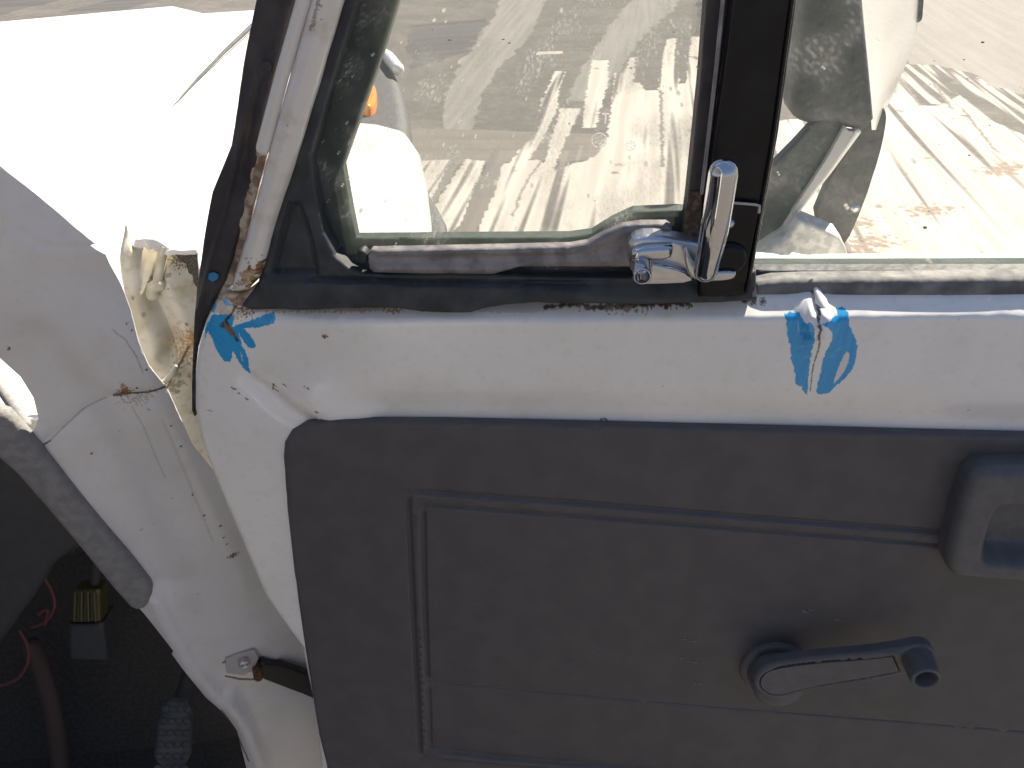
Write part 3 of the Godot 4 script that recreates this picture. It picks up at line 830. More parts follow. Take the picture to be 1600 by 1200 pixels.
func build_footwell() -> void:
	var TB := Transform3D(Basis(Vector3(0.95358, 0.00000, -0.30113), Vector3(-0.03008, 0.99500, -0.09524), Vector3(0.29963, 0.09988, 0.94881)), Vector3(-0.42286, 1.01552, -0.61216))
	var TW := Transform3D(Basis(Vector3(0.98697, 0.00000, -0.16092), Vector3(-0.05657, 0.93618, -0.34693), Vector3(0.15065, 0.35151, 0.92398)), Vector3(-0.53393, 0.64086, -0.79536))
	obj("dashboard_end", sheet(smooth(poly([-0.1537, 0.2061, -0.0247, 0.1394, 0.0194, 0.0819, 0.0447, 0.0101, 0.0333, -0.0124, 0.0234, -0.0184, 0.0094, -0.0234, -0.0047, -0.0427, -0.0232, -0.064, -0.0565, -0.1011, -0.1429, -0.184, -0.271, -0.1391]), true, 1), 0.012, 0.03, 0.008), M.dash, body, TB)
	obj("footwell_wall", sheet(poly([-0.5051, 0.4914, 0.4825, 0.4189, 0.4174, -0.5117, -0.6811, -0.2932]), 0.08, 0.02, 0.0, func(p: Vector2) -> float: return 0.01 * sin(p.x * 13.0) * cos(p.y * 9.0)), M.carpet, body, TW)
	# inner floor and kick panel close the footwell
	var bx := BoxMesh.new()
	bx.size = Vector3(0.9, 0.03, 0.9)
	obj("cabin_floor", bx, M.carpet, body, Transform3D(Basis(), Vector3(-0.78, 0.52, -0.75)))
	# cabin behind the camera: roof, seat and far side shade the footwell
	obj("roof", sheet(poly([-1.75, -1.5, -0.36, -1.5, -0.36, 0.40, -0.5, 0.48, -1.6, 0.48, -1.75, 0.40]), 0.1, 0.04, 0.015), M.white, body, Transform3D(Basis(Vector3(1.00000, 0.00000, 0.00000), Vector3(0.00000, 0.00000, -1.00000), Vector3(0.00000, 1.00000, 0.00000)), Vector3(0.00000, 0.00000, 0.00000)) * off(1.90))
	obj("far_side", sheet(poly([-1.5, 0.45, 0.9, 0.45, 0.9, 1.2, -1.5, 1.2]), 0.1, 0.08, 0.02), M.dash, body, Transform3D(Basis(Vector3.UP, PI / 2), Vector3(-1.72, 0, -0.1)))
	obj("seat_cushion", sheet(poly([-0.95, -0.75, -0.45, -0.75, -0.45, -0.22, -0.95, -0.22]), 0.05, 0.16, 0.05), M.dash, body, Transform3D(Basis(Vector3(1.00000, 0.00000, 0.00000), Vector3(0.00000, 0.00000, -1.00000), Vector3(0.00000, 1.00000, 0.00000)), Vector3(0.00000, 0.00000, 0.00000)) * off(0.78))
	obj("seat_back", sheet(poly([-0.95, 0.72, -0.45, 0.72, -0.5, 1.35, -0.9, 1.35]), 0.05, 0.14, 0.05), M.dash, body, Transform3D(Basis(), Vector3(0, 0, 0.86)))
	obj("rear_pillar", sheet(poly([-0.55, 0.5, -0.36, 0.5, -0.36, 1.88, -0.46, 1.88]), 0.06, 0.12, 0.015), M.white, body, Transform3D(Basis(), Vector3(0, 0, 0.95)))
	# fuse connector and relay block
	var cx := Node3D.new()
	cx.name = "fuse_connector"
	body.add_child(cx, true)
	cx.transform = TW * off(0.12)
	obj("cap", sheet(poly([0.0319, 0.159, 0.0589, 0.1558, 0.0551, 0.1174, 0.0244, 0.1198]), 0.006, 0.03, 0.003), M.yellow, cx)
	for k in 4:
		var x0 := 119.0 + k * 9.5
		var pa := Vector2(0.0343, 0.1565).lerp(Vector2(0.0539, 0.1541), k / 3.0)
		var pb := Vector2(0.0284, 0.124).lerp(Vector2(0.0508, 0.1211), k / 3.0)
		obj("rib", tube(PackedVector3Array([v3(pa, 0.002), v3(pb, 0.002)]), [0.0022], 8), M.yellow, cx)
	obj("relay_block", sheet(poly([0.0202, 0.1188, 0.057, 0.1156, 0.0562, 0.0684, 0.0152, 0.074]), 0.01, 0.05, 0.004), M.dash, body, TW * off(0.12))
	obj("cable", tube(line3(smooth(poly([0.058, 0.2107, 0.0569, 0.1885, 0.0521, 0.1628]), false), 0.11), [0.006], 10), M.dark, body, TW)
	# wires
	for l in [poly([0.0193, 0.19, 0.0249, 0.1747, 0.0254, 0.1599, 0.0198, 0.148, 0.0094, 0.1397, -0.0014, 0.1373]), poly([-0.0147, 0.1353, -0.0092, 0.1197, -0.0091, 0.1025, -0.0167, 0.0869, -0.0287, 0.0765, -0.0633, 0.0722]), poly([0.0071, 0.1511, 0.0178, 0.1571, 0.0156, 0.1463, 0.012, 0.1393])]:
		obj("wire", tube(line3(smooth(l, false), 0.16), [0.0017], 8), M.red, body, TW)
	obj("heater_hose", tube(line3(smooth(poly([-0.0502, 0.0669, -0.0418, 0.0237, -0.0381, -0.028, -0.0405, -0.0974, -0.0506, -0.1852]), false), 0.05), [0.011], 12), tri(mat(lin(0.034, 0.022, 0.020), 0.7), 1.0), body, TW)
	# pedal with dimpled rubber pad
	var pd := Node3D.new()
	pd.name = "pedal"
	body.add_child(pd, true)
	pd.transform = TW * off(0.22)
	obj("pad", sheet(smooth(poly([0.1356, 0.0625, 0.1674, 0.0565, 0.1552, -0.0244, 0.1164, -0.0182]), true, 1), 0.008, 0.012, 0.004), M.rubber, pd)
	for r in 6:
		for q in 4:
			var p := Vector2(0.1398, 0.0545).lerp(Vector2(0.1238, -0.0118), r / 5.0).lerp(Vector2(0.1615, 0.0514).lerp(Vector2(0.1509, -0.0161), r / 5.0), q / 3.0)
			obj("stud", lathe(poly([0.0001, 0.0015, 0.0025, 0.0015, 0.0042, 0.0]), v3(p, 0.0005), 12), M.rubber, pd)
	obj("pedal_arm", tube(PackedVector3Array([v3(Vector2(0.1455, 0.0374), -0.012), v3(Vector2(0.1701, 0.112), -0.16)]), [0.008], 10), M.dark, pd)

# ---------------------------------------------------------------- door
func build_door_shell() -> void:
	var RD := Rect2(-0.27, 0.60, 0.80, 0.76)
	var blue := lin(0.010, 0.27, 0.60)
	var blue2 := lin(0.022, 0.35, 0.70)
	var c := Canvas.new(RD, 2000.0, lin(0.79, 0.765, 0.735))
	c.mottle(12.0, lin(0.70, 0.66, 0.61), 0.5, 0.8, 0.3, 81)
	c.mottle(60.0, lin(0.62, 0.58, 0.52), 0.6, 0.8, 0.22, 82)
	var rA := lin(0.06, 0.028, 0.014)
	var rB := lin(0.30, 0.14, 0.06)
	# rusty top edge under the rubber
	c.stroke(poly([-0.1885, 1.2653, -0.1524, 1.2646, -0.1105, 1.2659, -0.0921, 1.2672]), 0.0014, 0.0010, lin(0.42, 0.33, 0.24), 0.7, 0.9, 300.0)
	c.blot(Vector2(-0.0865, 1.2671), 0.008, 0.0025, 0.0, rB, lin(0.35, 0.24, 0.14), 0.5, 500.0, 0.8)
	c.area(poly([-0.0275, 1.2679, -0.0143, 1.2713, -0.0009, 1.2731, 0.0464, 1.2757, 0.0478, 1.2742, 0.0265, 1.2706, -0.0003, 1.2684]), lin(0.52, 0.50, 0.46), lin(0.60, 0.58, 0.55), 0.8, 0.001, 300.0, Vector2(1, 0), 900.0)
	c.stroke(poly([0.0219, 1.2721, 0.0353, 1.2737, 0.0465, 1.2747, 0.0532, 1.2733, 0.071, 1.2745, 0.0887, 1.2757, 0.1064, 1.277, 0.1218, 1.2779]), 0.0007, 0.0012, lin(0.07, 0.05, 0.037), 0.85, 1.0, 200.0)
	c.blot(Vector2(0.071, 1.2737), 0.025, 0.003, 0.0, lin(0.24, 0.16, 0.11), lin(0.42, 0.33, 0.24), 0.45, 220.0, 0.85)
	c.blot(Vector2(0.1064, 1.2762), 0.02, 0.002, 0.0, rA, lin(0.25, 0.16, 0.1), 0.4, 220.0)
	for q in [Vector2(0.1726, 1.2803), Vector2(0.1666, 1.2803), Vector2(0.161, 1.2803), Vector2(-0.1346, 1.2481)]:
		c.blot(q, 0.0022, 0.0015, 0.3, lin(0.1, 0.06, 0.04), lin(0.25, 0.17, 0.1), 0.75, 900.0)
	# bare and rusty corner
	c.area(poly([-0.2164, 1.273, -0.2044, 1.2789, -0.1838, 1.2772, -0.1879, 1.2707, -0.1893, 1.2654, -0.1832, 1.2651, -0.1907, 1.2613, -0.2024, 1.2584, -0.2089, 1.2622, -0.2157, 1.2631]), lin(0.52, 0.42, 0.34), lin(0.63, 0.55, 0.47), 0.85, 0.004, 260.0, Vector2(1, 1), 500.0)
	c.blot(Vector2(-0.1912, 1.2687), 0.010, 0.008, 0.6, rA, rB, 0.55, 420.0)
	# blue marker paint, brushed round the first crack
	for q in [[poly([-0.2149, 1.2621, -0.1993, 1.2622, -0.2024, 1.2524, -0.1876, 1.2587, -0.1715, 1.2636, -0.1697, 1.26, -0.171, 1.2568, -0.1835, 1.253, -0.194, 1.2522, -0.1908, 1.2486, -0.1867, 1.2383, -0.1879, 1.2361, -0.1926, 1.2365, -0.197, 1.2447, -0.1981, 1.2499, -0.1972, 1.2379, -0.1941, 1.2273, -0.1959, 1.212, -0.1973, 1.2125, -0.2014, 1.2232, -0.2046, 1.2333, -0.2081, 1.2235, -0.2124, 1.2239, -0.2163, 1.2318, -0.2191, 1.2434, -0.2208, 1.2496, -0.2241, 1.2422, -0.2232, 1.2495, -0.2197, 1.2559]), Vector2(1, -1.2)],
			[poly([-0.2044, 1.2776, -0.1964, 1.2748, -0.1955, 1.2731, -0.1989, 1.2718, -0.203, 1.2735]), Vector2(1, 0.4)], [poly([-0.2072, 1.2734, -0.2031, 1.2722, -0.2007, 1.2685, -0.2051, 1.2683]), Vector2(1, 0.6)], [poly([-0.2167, 1.2681, -0.2128, 1.27, -0.2118, 1.2675, -0.2143, 1.2631, -0.2175, 1.2631]), Vector2(0, 1)]]:
		c.area(q[0], blue, blue2, 1.0, 0.0009, 240.0, q[1], 900.0)
	c.area(poly([-0.1995, 1.2351, -0.1987, 1.2314, -0.1984, 1.2239, -0.1995, 1.226]), lin(0.6, 0.58, 0.56), lin(0.62, 0.6, 0.58), 0.9, 0.0008, 600.0, Vector2(0, 1), 800.0)
	c.stroke(poly([-0.1981, 1.2683, -0.201, 1.2631, -0.2057, 1.2583, -0.2059, 1.2543, -0.2029, 1.2492, -0.2003, 1.242]), 0.0007, 0.0010, lin(0.03, 0.018, 0.012), 1.0, 0.7)
	c.blot(Vector2(-0.2073, 1.2543), 0.0030, 0.0022, 0.2, lin(0.03, 0.012, 0.008), rA, 0.85, 600.0)
	c.blot(Vector2(-0.2047, 1.2502), 0.0022, 0.006, 0.6, lin(0.2, 0.07, 0.03), lin(0.3, 0.14, 0.07), 0.75, 600.0)
	c.stroke(poly([-0.1731, 1.2626, -0.1706, 1.2604, -0.1738, 1.2567]), 0.0004, 0.0003, lin(0.2, 0.5, 0.75), 0.8)
	# blue paint either side of the second crack
	c.area(poly([0.1867, 1.2757, 0.1927, 1.2769, 0.1966, 1.2767, 0.2005, 1.2718, 0.2024, 1.2739, 0.2055, 1.2701, 0.2071, 1.2607, 0.2075, 1.2507, 0.2096, 1.2328, 0.2113, 1.2171, 0.2116, 1.2128, 0.2088, 1.2159, 0.2064, 1.22, 0.202, 1.222, 0.2006, 1.2309, 0.1956, 1.2426, 0.1936, 1.2527, 0.1903, 1.2601]), blue, blue2, 1.0, 0.0009, 240.0, Vector2(0.1, 1), 800.0)
	c.area(poly([0.2106, 1.2731, 0.214, 1.2736, 0.2216, 1.2764, 0.2211, 1.2797, 0.2271, 1.2802, 0.2288, 1.2773, 0.2298, 1.2704, 0.2361, 1.2603, 0.2389, 1.2544, 0.2396, 1.2443, 0.2389, 1.2366, 0.236, 1.2287, 0.2298, 1.2216, 0.2268, 1.2156, 0.2218, 1.2137, 0.2175, 1.2152, 0.2175, 1.2253, 0.2175, 1.2409, 0.2179, 1.2511, 0.22, 1.2587, 0.2191, 1.2661, 0.2154, 1.2699]), blue, blue2, 1.0, 0.0009, 240.0, Vector2(0.15, 1), 800.0)
	c.area(poly([0.2328, 1.2502, 0.2345, 1.2482, 0.2354, 1.2411, 0.2329, 1.2312, 0.2282, 1.2231, 0.2281, 1.2283, 0.2295, 1.2398, 0.2309, 1.2465]), lin(0.66, 0.64, 0.62), lin(0.69, 0.67, 0.65), 1.0, 0.0006, 500.0, Vector2(0.2, 1), 900.0)
	c.stroke(poly([0.2084, 1.284, 0.2088, 1.2795, 0.208, 1.2759, 0.2098, 1.2697, 0.2101, 1.2633, 0.2114, 1.2584, 0.2118, 1.2483, 0.2118, 1.2329, 0.2133, 1.2161]), 0.0010, 0.0002, lin(0.08, 0.07, 0.075), 1.0, 0.8, 400.0)
	for q in [Vector2(0.2005, 1.253), Vector2(0.2066, 1.2456), Vector2(0.2231, 1.2462), Vector2(0.2265, 1.2514), Vector2(0.2, 1.2669)]:
		c.blot(q, 0.004, 0.002, 0.4, lin(0.12, 0.42, 0.68), lin(0.2, 0.5, 0.72), 0.45, 500.0, 0.5)
	# chips and scuffs
	for q in [Vector2(-0.1786, 1.2044), Vector2(-0.1778, 1.1994), Vector2(-0.1528, 1.2049), Vector2(-0.1464, 1.1842), Vector2(-0.1449, 1.1762), Vector2(-0.1351, 1.2476), Vector2(-0.2094, 1.2008), Vector2(-0.2066, 1.197), Vector2(-0.2014, 1.1927), Vector2(-0.1697, 1.2053), Vector2(0.0952, 1.1804), Vector2(0.0667, 1.1819), Vector2(0.0696, 1.1821)]:
		c.blot(q, 0.0021, 0.0009, -0.6, lin(0.03, 0.03, 0.03), lin(0.1, 0.09, 0.09), 0.6, 300.0, 0.75)
	c.stroke(poly([0.0952, 1.1798, 0.1094, 1.1799]), 0.0012, 0.0008, lin(0.05, 0.045, 0.04), 0.9, 0.9)
	c.stroke(poly([-0.1784, 1.206, -0.1808, 1.1992, -0.1795, 1.2015]), 0.0004, 0.0003, lin(0.05, 0.05, 0.05), 0.9)
	c.stroke(poly([-0.2326, 1.181, -0.2293, 1.18]), 0.0004, 0.0003, lin(0.15, 0.14, 0.13), 0.8)
	c.chips(Rect2(-0.2, 1.12, 0.6, 0.16), 14, 0.0004, 0.0009, lin(0.42, 0.38, 0.35), 88)
	c.mottle(220.0, lin(0.52, 0.48, 0.44), 0.68, 0.84, 0.22, 89)
	var md := mat(Color.WHITE, 0.30)
	md.albedo_texture = c.tex()
	md.clearcoat_enabled = true
	md.clearcoat = 0.6
	md.clearcoat_roughness = 0.12

	var out := poly([-0.202, 1.2827, -0.2134, 1.2704, -0.2227, 1.2553, -0.2323, 1.2339, -0.2378, 1.2147, -0.2442, 1.1804, -0.2447, 1.1507, -0.2409, 1.1199, -0.2359, 1.0877, -0.2274, 1.0401, -0.2183, 0.9894, -0.202, 0.9492, -0.192, 0.9265, -0.191, 0.8861, -0.1902, 0.8508, -0.1936, 0.7549, -0.1977, 0.624, -0.2008, 0.5253, 0.6543, 0.6317, 0.6112, 0.8327, 0.5844, 1.3029, 0.2152, 1.2897, 0.2066, 1.2908, 0.2032, 1.2912, 0.1993, 1.2891, 0.1624, 1.2889, 0.044, 1.284, -0.0445, 1.281, -0.1799, 1.2834])
	var beltline := poly([-0.217, 1.2555, -0.1749, 1.2544, -0.1187, 1.2574, 0.0889, 1.2664, 0.1928, 1.2716, 0.3435, 1.2779, 0.5044, 1.2836])
	var under := poly([-0.2469, 1.1716, -0.1768, 1.1707, -0.1464, 1.1762, -0.1164, 1.1804, 0.0947, 1.1872, 0.3678, 1.1925, 0.5403, 1.1984])
	var crease := poly([-0.1966, 1.2108, -0.183, 1.1974, -0.168, 1.181, -0.1518, 1.1718])
	var dent := poly([-0.1542, 1.193, -0.1408, 1.1822, -0.1165, 1.1793])
	var split := poly([0.2047, 1.2922, 0.2101, 1.2633])
	obj("inner_shell", sheet(out, 0.011, 0.05, 0.006, func(p: Vector2) -> float:
		var h := 0.0
		# the shoulder rolls back under the window rubber
		var by := beltline[0].y
		for i in beltline.size() - 1:
			if p.x >= beltline[i].x:
				by = lerpf(beltline[i].y, beltline[i + 1].y, clampf((p.x - beltline[i].x) / (beltline[i + 1].x - beltline[i].x), 0.0, 1.0))
		h -= 0.034 * pow(clampf((p.y - by) / 0.02, 0.0, 1.3), 1.6) * smoothstep(-0.225, -0.125, p.x)
		h -= 0.006 * smoothstep(0.03, 0.0, seg_d(p, under)) * smoothstep(-0.16, -0.11, p.x)
		if p.y < 1.12 and p.x > -0.13:
			h -= 0.006
		h -= 0.0048 * exp(-pow(seg_d(p, crease) / 0.007, 2.0))
		h += 0.0048 * exp(-pow(seg_d(p, dent) / 0.013, 2.0))
		# buckled lips of the crack
		var q := seg_d(p, split)
		h += 0.009 * exp(-pow(q / 0.008, 2.0)) * (1.0 - 0.75 * exp(-pow(q / 0.0018, 2.0)))
		h += 0.0007 * sin(p.x * 37.0) * cos(p.y * 29.0 + 1.0)
		return h, [[beltline, [-0.004, -0.002, 0.0, 0.002, 0.004, 0.007, 0.010, 0.014]], [crease, [-0.006, -0.003, 0.0, 0.003, 0.006]], [split, [-0.012, -0.008, -0.005, -0.0025, -0.0012, 0.0, 0.0012, 0.0025, 0.005, 0.008, 0.012]], [under, [-0.01, -0.005, 0.0, 0.005, 0.01]]], RD), md, door)
	# outer skin with its sunlit shoulder
	var V := PackedVector3Array()
	var idx := PackedInt32Array()
	var prof := poly([-0.062, 1.255, -0.075, 1.262, -0.10, 1.262, -0.125, 1.256, -0.142, 1.238, -0.150, 1.20, -0.156, 1.05, -0.150, 0.8, -0.140, 0.55, -0.05, 0.52])
	for i in prof.size():
		for k in 12:
			V.append(Vector3(lerpf(-0.22, 0.80, k / 11.0), prof[i].y, prof[i].x))
	for i in prof.size() - 1:
		for k in 11:
			var a := i * 12 + k
			idx.append_array([a, a + 12, a + 1, a + 1, a + 12, a + 13])
	obj("outer_skin", finish(V, idx), M.white, door)
	# raised white lip where the crack has opened
	obj("crack_lip", tube(PackedVector3Array([v3(Vector2(0.2086, 1.289), -0.016), v3(Vector2(0.2114, 1.2829), -0.009), v3(Vector2(0.216, 1.2763), -0.001)]), [0.0025, 0.005, 0.002], 12, 0.6), M.white, door)

func build_window_frame() -> void:
	# weatherstrip along the front edge of the frame
	var seal_l := poly([-0.1407, 1.5118, -0.1547, 1.4707, -0.168, 1.4337, -0.1857, 1.3813, -0.2026, 1.3506, -0.2173, 1.3088, -0.2283, 1.2766, -0.2366, 1.2428, -0.2498, 1.1751, -0.2486, 1.168, -0.2419, 1.1986, -0.2362, 1.2294, -0.2264, 1.251, -0.2155, 1.2695, -0.2045, 1.2849, -0.1952, 1.3047, -0.1802, 1.3422, -0.1663, 1.3796, -0.1449, 1.434, -0.1301, 1.4709, -0.1164, 1.5119])
	var lipl := poly([-0.1619, 1.4261, -0.1797, 1.3814, -0.1956, 1.3373, -0.2077, 1.3091, -0.2213, 1.2794, -0.2317, 1.2535])
	obj("weatherstrip", sheet(seal_l, 0.005, 0.014, 0.003, func(p: Vector2) -> float:
		return 0.002 * sin(p.x * 90.0 + p.y * 20.0) + 0.0035 * exp(-pow(seg_d(p, lipl) / 0.002, 2.0)) - 0.004 * exp(-pow(seg_d(p, poly([-0.1426, 1.4708, -0.1655, 1.4103, -0.1854, 1.351])) / 0.004, 2.0)),
		[[lipl, [-0.004, -0.002, -0.001, 0.0, 0.001, 0.002, 0.004]]]), M.seal, door, off(-0.008))
	obj("weatherstrip_stud", lathe(poly([0.0001, 0.0008, 0.0022, 0.0008, 0.003, 0.0]), v3(Vector2(-0.1521, 1.4334), -0.0045), 16), M.rubber, door)
	obj("paint_dab", sheet(poly([-0.2133, 1.2928, -0.2094, 1.2939, -0.2065, 1.292, -0.2081, 1.2885, -0.2121, 1.2864, -0.2145, 1.2888]), 0.002, 0.0006, 0.0), mat(lin(0.03, 0.20, 0.42), 0.5), door, off(-0.0035))
	# rusty channel beside the rail
	obj("rust_channel", sheet(poly([-0.1686, 1.3802, -0.161, 1.3791, -0.1809, 1.3278, -0.2016, 1.2781, -0.2098, 1.2687, -0.2149, 1.2665, -0.205, 1.286, -0.189, 1.3276, -0.1772, 1.3572]), 0.004, 0.004, 0.001, func(p: Vector2) -> float: return 0.0012 * sin(p.y * 240.0) * sin(p.x * 310.0)), md_bare(), door, off(-0.010))
	# slanting front rail, with a thin flange on its front side
	var cr := Canvas.new(Rect2(-0.26, 1.24, 0.20, 0.32), 2400.0, lin(0.69, 0.665, 0.62))
	cr.mottle(40.0, lin(0.5, 0.43, 0.35), 0.55, 0.8, 0.4, 101)
	cr.blot(Vector2(-0.1778, 1.2951), 0.007, 0.013, -0.4, lin(0.07, 0.03, 0.012), lin(0.28, 0.15, 0.06), 0.6, 140.0)
	cr.blot(Vector2(-0.182, 1.2911), 0.012, 0.016, -0.4, lin(0.3, 0.2, 0.11), lin(0.42, 0.3, 0.19), 0.42, 120.0, 0.8)
	cr.stroke(poly([-0.1132, 1.4727, -0.1183, 1.4586, -0.12, 1.4568]), 0.0010, 0.0012, lin(0.2, 0.15, 0.1), 0.6, 1.0)
	cr.stroke(poly([-0.1244, 1.4656, -0.1408, 1.429, -0.1565, 1.3894, -0.177, 1.3377, -0.1966, 1.2906]), 0.0012, 0.0016, lin(0.40, 0.29, 0.19), 0.6, 0.9, 180.0)
	cr.chips(Rect2(-0.24, 1.28, 0.16, 0.22), 50, 0.0004, 0.0016, lin(0.2, 0.15, 0.1), 7)
	var mr := mat(Color.WHITE, 0.34)
	mr.albedo_texture = cr.tex()
	mr.clearcoat_enabled = true
	mr.clearcoat = 0.5
	mr.clearcoat_roughness = 0.15
	var rail := poly([-0.1021, 1.5128, -0.1193, 1.4727, -0.157, 1.3833, -0.176, 1.3355, -0.197, 1.2882, -0.1979, 1.2827, -0.1947, 1.2799, -0.1861, 1.2822, -0.1765, 1.2912, -0.1593, 1.3337, -0.136, 1.3849, -0.0988, 1.4729, -0.0822, 1.5128])
	obj("front_rail", sheet(rail, 0.006, 0.018, 0.009, null, [], Rect2(-0.26, 1.24, 0.20, 0.32)), mr, door, off(0.004))
	obj("rail_flange", tube(line3(poly([-0.1071, 1.5124, -0.1234, 1.472, -0.1423, 1.4286, -0.1611, 1.383]), -0.002), [0.0046], 14, 0.7), mr, door)
	obj("rail_foot", sheet(smooth(poly([-0.212, 1.2705, -0.204, 1.2793, -0.1978, 1.2775, -0.1883, 1.2793, -0.1789, 1.2865, -0.1837, 1.2725, -0.1978, 1.2659, -0.2063, 1.2656]), true, 1), 0.004, 0.006, 0.002), md_bare(), door, off(-0.004))
	# upper rail and rear rail close the window opening above the picture
	obj("top_rail", tube(PackedVector3Array([Vector3(-0.02, 1.74, -0.01), Vector3(0.3, 1.77, -0.01), Vector3(0.78, 1.77, -0.01)]), [0.013], 12), M.white, door)
	obj("front_rail_upper", tube(PackedVector3Array([v3(Vector2(-0.0943, 1.5093), 0.0), Vector3(-0.02, 1.74, -0.01)]), [0.012], 12), M.white, door)
	obj("rear_rail", tube(PackedVector3Array([Vector3(0.78, 1.28, -0.02), Vector3(0.78, 1.77, -0.01)]), [0.014], 12), M.white, door)
	# black rubber round the vent window
	var rub := poly([-0.0839, 1.5123, -0.1008, 1.4718, -0.1385, 1.3826, -0.1622, 1.3306, -0.1789, 1.2865, -0.1925, 1.2702, -0.1861, 1.2663, -0.151, 1.2675, -0.1093, 1.27, -0.0908, 1.2716, -0.0795, 1.271, -0.0637, 1.2685, -0.0296, 1.2697, -0.0182, 1.2731, -0.0048, 1.2765, 0.0175, 1.2787, 0.0706, 1.2795, 0.1229, 1.2818, 0.1665, 1.2857, 0.1637, 1.3059, 0.1296, 1.2992, 0.0782, 1.2971, -0.0003, 1.297, -0.0444, 1.2971, -0.0891, 1.2947, -0.1047, 1.2957, -0.1134, 1.2993, -0.1228, 1.3076, -0.1288, 1.326, -0.1318, 1.3537, -0.1312, 1.3773, -0.114, 1.4199, -0.092, 1.4718, -0.0747, 1.5124])
	var tri_l := poly([-0.1493, 1.3444, -0.1596, 1.3168, -0.168, 1.2952, -0.1368, 1.2947, -0.1368, 1.3104, -0.1403, 1.3335, -0.1431, 1.3455, -0.1493, 1.3444])
	var fold := poly([-0.1619, 1.29, -0.1074, 1.2913, -0.0715, 1.2905, -0.0269, 1.2909, 0.0436, 1.2932, 0.1554, 1.2977])
	obj("vent_rubber", sheet(rub, 0.004, 0.02, 0.003, func(p: Vector2) -> float:
		var h := -0.0020 * exp(-pow(seg_d(p, tri_l) / 0.0016, 2.0))
		if Geometry2D.is_point_in_polygon(p, tri_l):
			h -= 0.0035
		h -= 0.003 * exp(-pow(seg_d(p, fold) / 0.0018, 2.0))
		if p.y < fold[2].y:
			h += 0.004
		h += 0.0008 * sin(p.x * 120.0) * sin(p.y * 160.0)
		return h, [[tri_l, [-0.003, -0.0015, 0.0, 0.0015, 0.003]], [fold, [-0.005, -0.003, -0.0015, 0.0, 0.0015, 0.003]]]), M.rubber, door, off(-0.004))

func md_bare() -> StandardMaterial3D:
	var m := mat(Color.WHITE, 0.6)
	m.albedo_texture = ntex(111, 0.02, 512, lin(0.20, 0.12, 0.075), lin(0.52, 0.44, 0.36), 0.25, 0.7, 7)
	m.detail_enabled = false
	return tri(m, 9.0)

